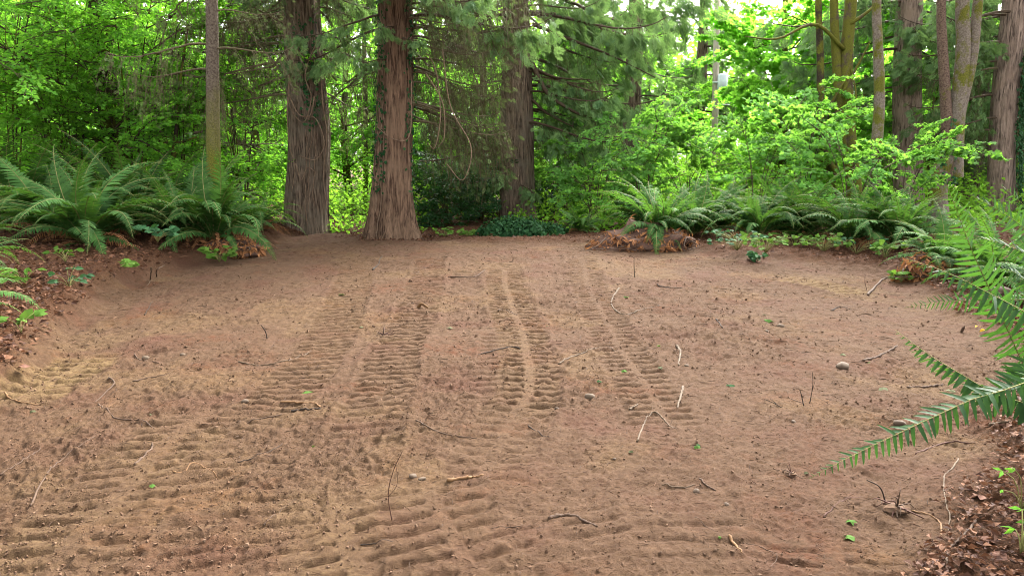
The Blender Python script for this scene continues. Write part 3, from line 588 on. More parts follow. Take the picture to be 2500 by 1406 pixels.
# boughs placed where the photograph shows them
for (t, h, az, s, k) in [(cC, 4.6, .25, 1.35, 0), (cC, 5.3, .05, 1.7, 1), (cC, 3.5, -.15, 1.5, 2), (cC, 5.8, .3, 1.9, 3), (cC, 2.9, .5, 1.3, 1), (cC, 5.2, -.4, 1.5, 2), (cC, 4.2, .55, 1.6, 3), (cC, 6.4, .1, 2.0, 0), (cC, 1.3, 3.9, .7, 1), (cC, 1.5, 4.4, .65, 2), (cC, 1.0, 5.0, .55, 3), (cC, 1.2, 3.4, .8, 0),
                         (cA, 5.0, 4.2, .6, 0), (cA, 5.6, 4.8, .7, 3), (cA, 6.2, 4.4, .9, 2), (cA, 6.4, 5.3, 1.0, 1), (cB, 5.9, 4.4, .8, 0), (cB, 6.3, 4.9, .9, 2), (cB, 4.9, 4.3, .5, 3), (cB, 4.0, 5.2, .45, 2), (cB, 6.2, 5.6, 1.1, 1), (cC, 5.6, 4.3, .8, 0), (cC, 6.3, 5.0, .9, 3), (cC, 4.8, 3.9, .9, 2), (cC, 5.9, 3.6, 1.2, 1),
                         (cB, 4.2, 4.6, .55, 1), (cB, 5.2, 5.2, .9, 2), (cB, 5.4, 4.9, .8, 3), (cB, 4.8, 5.6, .9, 0), (cB, 3.6, 4.2, .45, 1), (cA, 5.6, 3.6, 1.0, 1), (cA, 5.7, 5.6, .9, 2), (cD, 4.9, 4.3, .75, 3), (cD, 4.1, 4.0, .6, 1), (cD, 5.2, 3.4, 1.2, 2), (cD, 4.5, 3.2, 1.3, 0), (cD, 5.6, 3.0, 1.5, 1), (cE, 4.5, 3.3, 1.2, 0), (cE, 5.2, 3.6, 1.2, 2)]:
    p = [np.interp(h, t[1][:, 2], t[1][:, q]) for q in range(3)]; obj('bough', CB[k], t[0], (p[0] + .3 * math.cos(az), p[1] + .3 * math.sin(az), h), (.1, -.1, az), s)
for (t, h, az, sc, k) in [(cB, 5.3, 4.2, .6, 0), (cB, 5.0, 5.3, .7, 1), (cB, 4.4, 5.7, .7, 2), (cB, 5.5, 4.8, .55, 3), (cB, 3.9, 5.95, .8, 0), (cB, 4.7, 6.1, .95, 1), (cB, 5.3, 6.2, 1.1, 2), (cB, 4.1, .2, 1.0, 3), (cB, 3.4, .1, .9, 0), (cB, 5.6, .3, 1.2, 1), (cB, 4.9, .0, 1.1, 2), (cA, 5.3, 4.3, .6, 1), (cA, 5.6, 5.2, .7, 2), (cA, 4.6, 3.5, .8, 3), (cA, 5.2, 3.2, 1.0, 0), (cA, 4.2, 3.3, .8, 1), (cC, 4.6, 4.0, .8, 2), (cC, 5.4, 3.7, .9, 3), (cC, 3.6, 3.6, .8, 0), (cC, 5.5, 5.0, .7, 1)]:
    p = [np.interp(h, t[1][:, 2], t[1][:, q]) for q in range(3)]; obj('dead_bough', CD[k], t[0], (p[0] + .3 * math.cos(az), p[1] + .3 * math.sin(az), h), (.1, -.1, az), sc)
def limb(parent, P, r0, r1, mat, name='limb', k=7, n=14):
    g = G(); g.add(*tube(crom(P, n), np.linspace(r0, r1, n), k)); return obj(name, g.mesh(name, mat), parent)
for pts, r0 in [([(1296, 150), (1330, 220), (1370, 255), (1430, 285), (1500, 290)], .075), ([(1298, 165), (1360, 190), (1440, 195)], .04), ([(1300, 60), (1400, 100), (1500, 140), (1600, 190)], .05), ([(1300, 245), (1340, 280), (1400, 310)], .04), ([(1235, 30), (1200, 45), (1150, 70)], .04)]:
    limb(cC[0], [at(x, y, 19.1 - .2 * i) - cC[2] for i, (x, y) in enumerate(pts)], r0, .012, M['twig'])
for pts in [([(700, 60), (640, 30), (560, -20)]), ([(700, 190), (640, 120), (590, 60)])]:
    limb(cA[0], [at(x, y, 16.2 - .3 * i) - cA[2] for i, (x, y) in enumerate(pts)], .03, .01, M['twig_pale'])

def tree(name, px, Y, stems, mat, label, cat='tree', group=None, sides=28, rings=70, H=10, flare=.3, ridge=.004):
    b = gpd(px, Y); r = thing(name, label, cat, tuple(b), group); ax = []
    for i, (pts, rr, m) in enumerate(stems):
        P = [np.zeros(3) if i == 0 else (at(*pts[0], Y) - b)] + [at(x, y, Y) - b for x, y in pts[0 if i == 0 else 1:]]
        a_, c_ = P[-2], P[-1]; d = (c_ - a_) / max(.3, (c_ - a_)[2]); P += [c_ + d * (H - c_[2]) * .5 * np.array((.6, .6, 1)), c_ + d * (H - c_[2]) * np.array((.5, .5, 1))]
        A = np.array(P); ax.append(A); R_ = np.linspace(rr, rr * .55, len(A))
        obj('trunk' if i == 0 else 'stem', trunk(A, R_, rings, sides, flare if i == 0 else .05, .3, 4 if i == 0 else 0, .06, ridge, 9, 60 + i + int(px), M[m or mat], bury=.3 if i == 0 else 0.02, kz=4), r)
    return r, ax, b
slim = tree('young_conifer', 524, 13.0, [([(521, 400), (519, 200), (516, 0)], .135, None)], 'slim', 'slim grey trunk with mossy foot standing behind the left ferns')
boughs_on(slim[0], slim[1][0], CD, 12, 2.4, 6, .5, .9, 3, 'dead_bough', False, r_in=.1); boughs_on(slim[0], slim[1][0], CB, 6, 5.5, 7.5, .7, 1.0, 4, 'bough', r_in=.1)
alder = tree('alder_tree', 2138, 15.0, [([(2139, 480), (2137, 400), (2147, 250), (2143, 100), (2140, 0)], .125, None)], 'alder', 'pale mossy slender trunk in front of the grey cedar')
twin = tree('maple_tree', 2088, 18.0, [([(2084, 440), (2070, 300), (2066, 150), (2078, 0)], .19, None), ([(2080, 450), (2055, 300), (2044, 180), (2036, 0)], .13, None), ([(2040, 420), (2012, 370), (2004, 250), (2002, 120), (1998, 0)], .1, 'dark_bark')], 'mossy', 'clump of dark mossy maple stems left of the pale slender trunk')
multi = tree('maple_tree', 2288, 17.0, [([(2292, 440), (2325, 340), (2338, 260), (2352, 120), (2350, 0)], .20, 'alder'), ([(2335, 430), (2338, 340), (2345, 270), (2372, 150), (2388, 0)], .14, 'alder'), ([(2308, 440), (2312, 330), (2306, 200), (2300, 100), (2298, 0)], .13, 'dead_stem')], 'alder', 'forked mossy maple with a dead brown stem beside it')
leftm = tree('maple_tree', 275, 16.0, [([(285, 380), (265, 250), (250, 120), (238, 0)], .26, None), ([(290, 370), (200, 330), (160, 345), (135, 370)], .06, 'mossy')], 'dark_bark', 'dark maple trunk buried in leaves on the left')
for pts, r0 in [([(285, 360), (210, 335), (165, 340), (135, 385)], .07), ([(270, 330), (300, 290), (330, 220)], .05), ([(280, 365), (360, 345), (430, 350), (480, 335)], .045), ([(420, 400), (430, 330), (440, 200), (460, 60)], .06)]:
    limb(leftm[0], [at(x, y, 15.7 - .1 * i) - leftm[2] for i, (x, y) in enumerate(pts)], r0, .015, M['dark_bark'])
for pts, r0 in [([(2060, 120), (1990, 60), (1900, 95), (1820, 90)], .05), ([(2060, 200), (2000, 300), (1935, 400)], .03), ([(2075, 60), (2130, 20), (2180, -40)], .05), ([(2055, 230), (2100, 150), (2125, 100)], .04), ([(2070, 140), (2090, 230), (2080, 300)], .02)]:
    limb(twin[0], [at(x, y, 17.9 - .15 * i) - twin[2] for i, (x, y) in enumerate(pts)], r0, .012, M['mossy'])
thin = tree('young_tree', 893, 27.0, [([(893, 420), (893, 330), (890, 150), (885, 0)], .10, None)], 'slim', 'thin far trunk between the brown and the flared cedar', sides=14, rings=40)

# ------------------------------------------------------------------ shrubs and background trees
def bushy(name, px, Y, H, spread, nst, meshes, nb, label, cat, mat, seed, s=(.8, 1.2), t0=.25, group=None, r0=.018, trunk_r=None):
    R_ = random.Random(seed); b = gpd(px, Y); r = thing(name, label, cat, tuple(b), group); curves = []
    if trunk_r:
        A = np.array([(0, 0, 0), (R_.uniform(-.2, .2), 0, H * .35), (R_.uniform(-.5, .5), R_.uniform(-.3, .3), H * .95)])
        obj('trunk', trunk(A, [trunk_r, trunk_r * .8, trunk_r * .3], 30, 14, .2, .3, 0, 0, .01, 9, seed, M[mat]), r)
    for i in range(nst):
        az = i * 2.399 + R_.uniform(-.4, .4); sp = spread * R_.uniform(.35, 1.0)
        if trunk_r:
            h0 = H * R_.uniform(.05, .62); p0 = np.array([np.interp(h0, A[:, 2], A[:, k]) for k in range(3)]); h1 = min(H, h0 + sp * R_.uniform(.1, .5))
            k = 1 - .5 * h0 / H; P = np.array([p0, p0 + (math.cos(az) * sp * k * .5, math.sin(az) * sp * k * .5, (h1 - h0) * .7), p0 + (math.cos(az) * sp * k, math.sin(az) * sp * k, h1 - h0)])
        else:
            hh = H * R_.uniform(.6, 1.0); P = np.array([(.05 * math.cos(az), .05 * math.sin(az), -.05), (math.cos(az) * sp * .35, math.sin(az) * sp * .35, hh * .55), (math.cos(az) * sp, math.sin(az) * sp, hh)])
        C = crom(P, 10); g = G(); rr = r0 * R_.uniform(.7, 1.2); g.add(*tube(C, np.linspace(rr, rr * .35, 10), 5)); obj('limb' if trunk_r else 'stem', g.mesh('stem', M[mat]), r); curves.append(C)
    for i in range(nb):
        C = curves[i % nst]; t = R_.uniform(t0, 1.0); p = C[min(9, int(t * 9.99))]; d = C[-1] - C[0]
        az = math.atan2(d[1], d[0]) + R_.uniform(-1.8, 1.8)
        obj('bough', R_.choice(meshes), r, tuple(p), (R_.uniform(-.7, .7), R_.uniform(-.75, .35), az), R_.uniform(*s))
    return r
SG = 'leafy shrubs on the left'
for a in [(40, 14.2, 5.6, 2.0, 9, 62, 'dark leafy shrub at the left picture edge behind the ferns', 401), (190, 15.0, 6.0, 2.0, 9, 62, 'tall leafy shrub in front of the dark maple trunk', 402), (340, 15.6, 5.8, 1.9, 9, 56, 'leafy shrub right of the dark maple trunk', 403),
          (460, 16.8, 5.2, 1.7, 8, 46, 'leafy shrub left of the slim grey trunk', 404), (600, 17.6, 4.6, 1.5, 8, 44, 'leafy shrub between the slim trunk and the first cedar', 405), (120, 17.5, 7.0, 2.2, 9, 56, 'tall shrub behind the left edge shrub, reaching the top of the picture', 406)]:
    bushy('leafy_shrub', a[0], a[1], a[2], a[3], a[4], SB, int(a[5] * 1.5), a[6], 'shrub', 'dark_bark', a[7], group=SG, t0=.08, s=(.85, 1.35))
MG = 'maple bushes on the right bank'
for a in [(1450, 18.0, 2.6, 1.3, 7, 36, 'low maple bush right of the third cedar', 421), (1570, 17.4, 3.4, 1.3, 7, 40, 'maple bush rising behind the root mound fern', 422), (1675, 18.2, 2.3, 1.1, 7, 26, 'maple bush left of the utility pole', 423), (1840, 16.6, 2.5, 1.0, 7, 26, 'maple bush with thin red stems right of the utility pole', 424),
          (1950, 17.0, 3.9, 1.2, 7, 40, 'maple bush in front of the dark mossy stems', 425), (2070, 14.6, 2.2, 1.0, 6, 26, 'small maple bush left of the pale slender trunk', 426), (2190, 15.2, 2.3, .8, 6, 16, 'sparse maple sapling in front of the grey cedar', 427), (1380, 21.0, 2.2, 1.3, 7, 34, 'maple bush behind the ivy mound', 428)]:
    bushy('maple_bush', a[0], a[1], a[2], a[3], a[4], MB, int(a[5] * .85), a[6], 'bush', 'twig', a[7], group=MG, r0=.013, s=(.55, 1.05), t0=.12)
for a in [(1095, 18.6, 2.0, 1.0, 10, 80, 'dark glossy laurel between the flared and the third cedar', 441), (1335, 21.5, 1.6, .7, 7, 32, 'dark glossy laurel just right of the third cedar', 442), (1175, 20.6, 1.9, .9, 9, 56, 'dark glossy laurel behind the third cedar', 443)]:
    bushy('laurel_shrub', a[0], a[1], a[2], a[3], a[4], LB, a[5], a[6], 'shrub', 'dark_bark', a[7], group='dark laurels behind the cedars', t0=.05)
for a in [(1905, 24.0, 9.5, 2.2, 16, 70, 'yellow-green maple crown hanging right of the utility pole', 451), (2020, 23.0, 9.5, 2.6, 16, 70, 'yellow-green maple crown behind the dark mossy stems', 452), (2260, 26.0, 10, 3.2, 16, 66, 'bright maple crown behind the grey cedar', 453)]:
    bushy('maple_tree', a[0], a[1], a[2], a[3], a[4], MS, a[5], a[6], 'tree', 'mossy', a[7], s=(.9, 1.4), trunk_r=.16, r0=.04, group='bright maples behind the right bank')
BG_ = [(-80, 22, 'sunlit tree behind the left edge shrub'), (130, 26, 'sunlit tree behind the tall leafy shrub'), (330, 24, 'sunlit tree behind the dark maple trunk'), (480, 28, 'sunlit tree behind the slim grey trunk'), (640, 24, 'sunlit tree left of the first cedar'),
       (860, 27, 'sunlit tree in the gap between the first two cedars'), (1060, 30, 'sunlit tree in the gap right of the flared cedar'), (1180, 26, 'sunlit tree left behind the third cedar'), (1400, 28, 'sunlit tree right behind the third cedar'), (1560, 33, 'sunlit tree above the low maple bush'),
       (2080, 30, 'sunlit tree behind the clump of mossy stems'), (2340, 30, 'sunlit tree behind the forked maple'), (2480, 27, 'sunlit tree behind the leaning cedar')]
for i, (px, Y, lab) in enumerate(BG_):
    bushy('broadleaf_tree', px, Y, 8.5, 3.3, 18, TB, 56, lab, 'tree', 'dark_bark', 500 + i, s=(.85, 1.4), trunk_r=.15, r0=.04, group='sunlit trees beyond the clearing', t0=.2)
def conifer_far(px, Y, label, seed, H=13, n=46, s=(1.1, 1.7)):
    b = gpd(px, Y); r = thing('cedar_tree', label, 'cedar tree', tuple(b), 'cedars beyond the clearing'); A = np.array([(0, 0, 0), (.1, 0, H * .5), (0, .1, H)])
    obj('trunk', trunk(A, [.3, .22, .06], 50, 24, .2, .4, 0, 0, .02, 14, seed, M['cedar_a']), r); boughs_on(r, A, CB, n, 1.8, H * .85, s[0], s[1], seed + 1, 'bough', True, r_in=.15)
conifer_far(1530, 24.0, 'drooping grey-green cedar between the third cedar and the utility pole', 601, s=(.6, .95))
conifer_far(1440, 27.0, 'drooping cedar behind the right boughs of the third cedar', 605, s=(.8, 1.2))
conifer_far(2350, 25.0, 'dark cedar behind the forked maple', 611, n=36); conifer_far(2520, 23.0, 'dark cedar at the right edge behind the leaning one', 617, n=36)
conifer_far(1690, 34.0, 'far pale cedar just left of the utility pole', 623, n=40); conifer_far(600, 22.0, 'cedar with brown hanging twigs left of the first cedar', 631, n=14)

# ------------------------------------------------------------------ distant woods and undergrowth (uncountable masses)
def mass(name, n, cx, cy, cz, per, size, spread, mat, label, tpl, seed, cat, up=.8):
    R_ = np.random.default_rng(seed); c = np.stack([cx, cy, cz], 1); P = (c[:, None] + R_.normal(0, 1, (len(c), per, 3)) * spread).reshape(-1, 3)
    k = len(P); az = R_.uniform(0, 6.283, k); D = np.stack([np.cos(az), np.sin(az), R_.uniform(-.9, .2, k)], 1); N_ = np.array((0, 0, 1)) + R_.normal(0, up, (k, 3))
    V, F = scat(tpl, frames(D, N_), P, size * R_.uniform(.6, 1.3, k)); g = G(); g.add(V, F, 0, np.repeat(np.repeat(R_.uniform(0, 1, len(c)), per) * .6 + R_.uniform(0, .4, k), len(tpl[0])))
    return obj(name, g.mesh(name, mat, False), label=label, cat=cat, kind='stuff')
R_ = np.random.default_rng(5); n = 1900; th = R_.uniform(-46, 46, n) * np.pi / 180; d = R_.uniform(38, 56, n)
cx, cy = d * np.sin(th), d * np.cos(th); top = 9.5 + 4 * n2(cx * .12, cy * .02, 3); cz = R_.uniform(0, 1, n) ** .8 * top
mass('distant_woods', 0, cx, cy, cz, 34, .42, np.array((1.1, 1.1, .6)), M['far_leaf'], 'far off woods closing the view behind the trees', OVL, 6, 'woods')
n = 3000; px = R_.uniform(-100, 2600, n); Y = R_.uniform(16.3, 36, n); cx = (px - 1250) / FPX * Y; k_ = ~((px > 1010) & (px < 1250) & (Y < 21)); px, Y, cx = px[k_], Y[k_], cx[k_]; n = len(px); hh, _ = ground_full(cx, Y, False); cz = hh + R_.uniform(.0, 1.0, n) ** 1.3 * (.12 + .7 * sstep(Y, 16.3, 19) + 1.9 * sstep(Y, 19, 26))
mass('undergrowth', 0, cx, Y, cz, 26, .12, np.array((.35, .35, .14)), M['under_leaf'], 'low green undergrowth on the forest floor behind the cedars', OVL, 8, 'undergrowth')

# ------------------------------------------------------------------ ivy
IVY = maple_tpl(3, .62, .1)
def ivy_mound(px, Y, w, dpt, h, n, size, label, seed):
    R_ = np.random.default_rng(seed); b = gpd(px, Y); r = thing('ivy_mound', label, 'ivy', tuple(b)); u = R_.uniform(0, 6.283, n); v = np.arccos(R_.uniform(.0, 1, n)); k = R_.uniform(.78, 1.04, n) * (1 + .12 * np.sin(5 * u))
    P = np.stack([w * np.sin(v) * np.cos(u) * k, dpt * np.sin(v) * np.sin(u) * k, h * np.cos(v) * k], 1); Nn = norm(np.stack([P[:, 0] / w ** 2, P[:, 1] / dpt ** 2, P[:, 2] / h ** 2], 1)) + R_.normal(0, .3, (n, 3))
    D = R_.normal(0, 1, (n, 3)) + np.array((0, 0, -.9)); V, F = scat(IVY, frames(D, Nn), P, size * R_.uniform(.6, 1.2, n)); g = G(); g.add(V, F, 0, np.repeat(R_.uniform(0, 1, n), len(IVY[0]))); obj('foliage', g.mesh('ivy_foliage', M['ivy_leaf'], False), r)
    for i in range(7):
        a = R_.uniform(0, 6.28); limb(r, [(0, 0, 0), (w * .4 * math.cos(a), dpt * .4 * math.sin(a), h * .6), (w * .8 * math.cos(a), dpt * .8 * math.sin(a), h * .35)], .008, .003, M['twig'], 'stem', 4, 6)
ivy_mound(1258, 15.3, .78, .5, .42, 2600, .075, 'rounded mound of dark ivy at the back rim of the dirt', 71)
ivy_mound(1345, 15.9, .35, .3, .25, 500, .07, 'small ivy hump right of the rounded ivy mound', 72)
def ivy_on(tree_, label, z0, z1, az0, azs, n, seed, rr, size=.07, stems=5):
    R_ = np.random.default_rng(seed); r0, A, b = tree_; r = thing('ivy_vine', label, 'ivy', tuple(b)); g = G(); P, Dn = [], []
    for s in range(stems):
        z = np.linspace(z0 * 0 + .05, z1 * R_.uniform(.75, 1), 40); az = az0 + R_.normal(0, azs) + .25 * np.cumsum(R_.normal(0, .35, 40)) * .5
        c = np.stack([np.interp(z, A[:, 2], A[:, k]) for k in range(3)], 1); rad_ = np.interp(z, [0, .5, 1.2, 6], rr) + .015
        C = c + np.stack([np.cos(az), np.sin(az), 0 * az], 1) * rad_[:, None]; g.add(*tube(C, np.linspace(.012, .005, 40), 4), mat=1)
        m = n // stems; t = R_.uniform(0, 1, m) ** .8; keep = t * z1 > z0; i = (t * 38.9).astype(int)[keep]; a2 = az[i] + R_.normal(0, .16, len(i))
        q = np.stack([np.interp(C[i, 2], A[:, 2], A[:, k]) for k in range(3)], 1); P.append(np.stack([q[:, 0] + np.cos(a2) * (rad_[i] + R_.uniform(.0, .07, len(i))), q[:, 1] + np.sin(a2) * (rad_[i] + R_.uniform(.0, .07, len(i))), C[i, 2] + R_.normal(0, .05, len(i))], 1))
        Dn.append(np.stack([np.cos(a2), np.sin(a2), R_.uniform(.1, .6, len(i))], 1))
    P, Dn = np.concatenate(P), np.concatenate(Dn); k = len(P); D = R_.normal(0, .5, (k, 3)) + np.array((0, 0, -1)); V, F = scat(IVY, frames(D, Dn + R_.normal(0, .25, (k, 3))), P, size * R_.uniform(.6, 1.2, k))
    h = G(); h.add(V, F, 0, np.repeat(R_.uniform(0, 1, k), len(IVY[0]))); obj('leaves', h.mesh('ivy_leaves', M['ivy_leaf'], False), r); obj('stem', g.mesh('ivy_stem', [M['vine'], M['vine']]), r)
ivy_on(cB, 'ivy climbing the flared reddish cedar', 1.2, 5.6, 3.6, .35, 380, 81, [.5, .44, .38, .31]); ivy_on(cB, 'second line of ivy up the right flank of the flared cedar', .9, 5.5, 5.95, .15, 300, 82, [.52, .45, .38, .31], stems=3)
ivy_on(cA, 'ivy climbing the right flank of the thick brown cedar', 3.0, 5.6, 5.4, .25, 300, 83, [.5, .47, .45, .37], stems=3); ivy_on(cE, 'dense ivy covering the right side of the leaning cedar', .2, 4.6, 5.6, .5, 1500, 84, [.46, .43, .41, .33], .085, 7)
ivy_on((multi[0], multi[1][2], multi[2]), 'pale ivy on the dead stem of the forked maple', .6, 2.6, 4.6, .3, 120, 85, [.25, .22, .2, .18], .07, 2)
# woody vines looping over the thick brown cedar
Rr = random.Random(12)
for i, lab in enumerate(['looping woody vine hanging high on the thick brown cedar', 'long woody vine down the left flank of the thick brown cedar', 'woody vine curling across the middle of the thick brown cedar', 'woody vine down the right flank of the thick brown cedar', 'short hooked vine low on the thick brown cedar', 'pale curled vine at mid height on the thick brown cedar']):
    pts = [[(775, 100), (745, 180), (760, 240), (740, 300), (705, 250), (715, 170)], [(712, 130), (702, 260), (706, 350), (720, 410), (712, 470)], [(700, 220), (730, 280), (770, 290), (792, 350), (770, 390), (730, 380)], [(780, 120), (788, 250), (798, 330), (790, 430), (800, 520)], [(722, 400), (735, 440), (750, 410), (770, 420)], [(768, 235), (762, 270), (752, 295)]][i]
    b = cA[2]; v = thing('woody_vine', lab, 'vine', tuple(b), 'vines on the brown cedar'); limb(v, [at(x, y, 15.93 - .03 * math.sin(k * 2.1) - .03) - b for k, (x, y) in enumerate(pts)], .014 if i != 5 else .02, .008, M['vine'], 'stem', 5, 40)
for i, (pts, lab) in enumerate([([(1005, 100), (1060, 160), (1075, 280), (1062, 360), (1045, 350)], 'pale looping vine hanging right of the flared cedar'), ([(1040, 180), (1080, 250), (1085, 330), (1070, 360)], 'second pale vine hanging right of the flared cedar'), ([(1005, 200), (1000, 330), (960, 340), (920, 310)], 'thin vine slung across the flared cedar'), ([(1080, 120), (1100, 260), (1150, 360), (1130, 440), (1090, 400)], 'long thin vine trailing between the flared and third cedar')]):
    b = cB[2]; v = thing('woody_vine', lab, 'vine', tuple(b), 'vines beside the flared cedar'); limb(v, [at(x, y, 14.85) - b for x, y in pts], .014, .007, M['vine'], 'stem', 5, 30)

# ------------------------------------------------------------------ utility pole and wire
M['pole'] = solid_mat('pole_wood', (0.24, 0.19, 0.15), (0.42, 0.36, 0.3), 8, 0.9, (6, 6, .4)); M['tank'] = solid_mat('tank_paint', (0.42, 0.47, 0.5), (0.55, 0.6, 0.62), 3, .45); M['wire'] = solid_mat('wire', (0.5, .52, .52), (.6, .62, .62), 3, .4)
bP = gpd(1737, 30.0); pole = thing('utility_pole', 'grey wooden utility pole seen through the leaves on the right', 'utility pole', tuple(bP)); tp = at(1750, 60, 30.0) - bP
g = G(); g.add(*tube([(0, 0, -.5), tuple(tp * .5), tuple(tp), tuple(tp * 1.25)], [.15, .135, .12, .11], 14)); obj('post', g.mesh('pole_post', M['pole']), pole)
c = at(1764, 208, 29.8) - bP; g = G(); g.add(*tube([c + (0, 0, z) for z in (-.42, -.4, .38, .42)], [.17, .2, .2, .15], 16)); tk = obj('transformer_tank', g.mesh('tank', M['tank']), pole)
g = G(); g.add(*tube([c + (-.38, .05, .1), c + (-.1, 0, .1)], .03, 6)); obj('bracket', g.mesh('bracket', M['tank']), tk)
wp = [at(1748, 255, 30.0), at(1990, 264, 29.0), at(2290, 257, 28.0), at(2620, 235, 27.0)]; g = G(); g.add(*tube(crom(wp, 40), .018, 6)); obj('overhead_wire', g.mesh('wire', M['wire']), label='thin pale wire running right from the utility pole', cat='wire')

# ------------------------------------------------------------------ sticks, roots, stones and leaves on the dirt
M['st_pale'] = solid_mat('stick_pale', (0.046, 0.029, 0.015), (0.071, 0.047, 0.026), 30, .8, (1, 1, 1), .002); M['st_brown'] = solid_mat('stick_brown', (0.030, 0.016, 0.009), (0.059, 0.034, 0.019), 30, .85, (1, 1, 1), .002)
M['st_dark'] = solid_mat('stick_dark', (0.011, 0.006, 0.004), (0.025, 0.016, 0.009), 30, .85, (1, 1, 1), .002); M['st_orange'] = solid_mat('stick_orange', (0.082, 0.039, 0.014), (0.119, 0.064, 0.026), 30, .8, (1, 1, 1), .002); M['st_red'] = solid_mat('stick_red', (0.034, 0.012, 0.008), (0.057, 0.024, 0.015), 30)
def stick(pts, wpx, mat, label, name='stick', cat='stick', lift=0.0, up=False, fork=None):
    P = []
    if up: b = gp(*pts[0]); P = [b - (0, 0, .02)] + [at(x, y, b[1] - .03 * k) for k, (x, y) in enumerate(pts[1:])]
    else:
        for k, (x, y) in enumerate(pts): q = gp(x, y); P.append(q)
    rr = wpx * (.27 if up else .40) / pxm(P[0][1]); P = np.array(P)
    if not up: P[:, 2] += rr * .3 + lift
    o0 = P[0].copy(); C = crom(P, 8 * len(P))
    if not up:
        C = C + np.random.default_rng(int(pts[0][0])).normal(0, rr * .25, C.shape); hh = ground_full(C[:, 0], C[:, 1])[0]; C[:, 2] = np.maximum(C[:, 2], hh - rr * .1)
    g = G(); n = len(C); R2 = rr * (1 - .45 * np.linspace(0, 1, n)) * (1 + .12 * np.sin(np.linspace(0, 17, n))); V, F = tube(C - o0, R2, 6); g.add(V, F); me = g.mesh(name, M[mat])
    if not fork: return obj(name, me, None, tuple(o0), label=label, cat=cat, group='sticks and roots on the dirt')
    r = thing(name, label, cat, tuple(o0), 'sticks and roots on the dirt'); obj('stem', me, r)
    for fk in fork:
        Q = np.array([at(x, y, o0[1] - .03 * (k + 1)) if up else gp(x, y) + (0, 0, rr) for k, (x, y) in enumerate(fk)]) - o0; h = G(); h.add(*tube(crom(Q, 8), np.linspace(rr * .6, rr * .3, 8), 5)); obj('side_twig', h.mesh('twig', M[mat]), r)
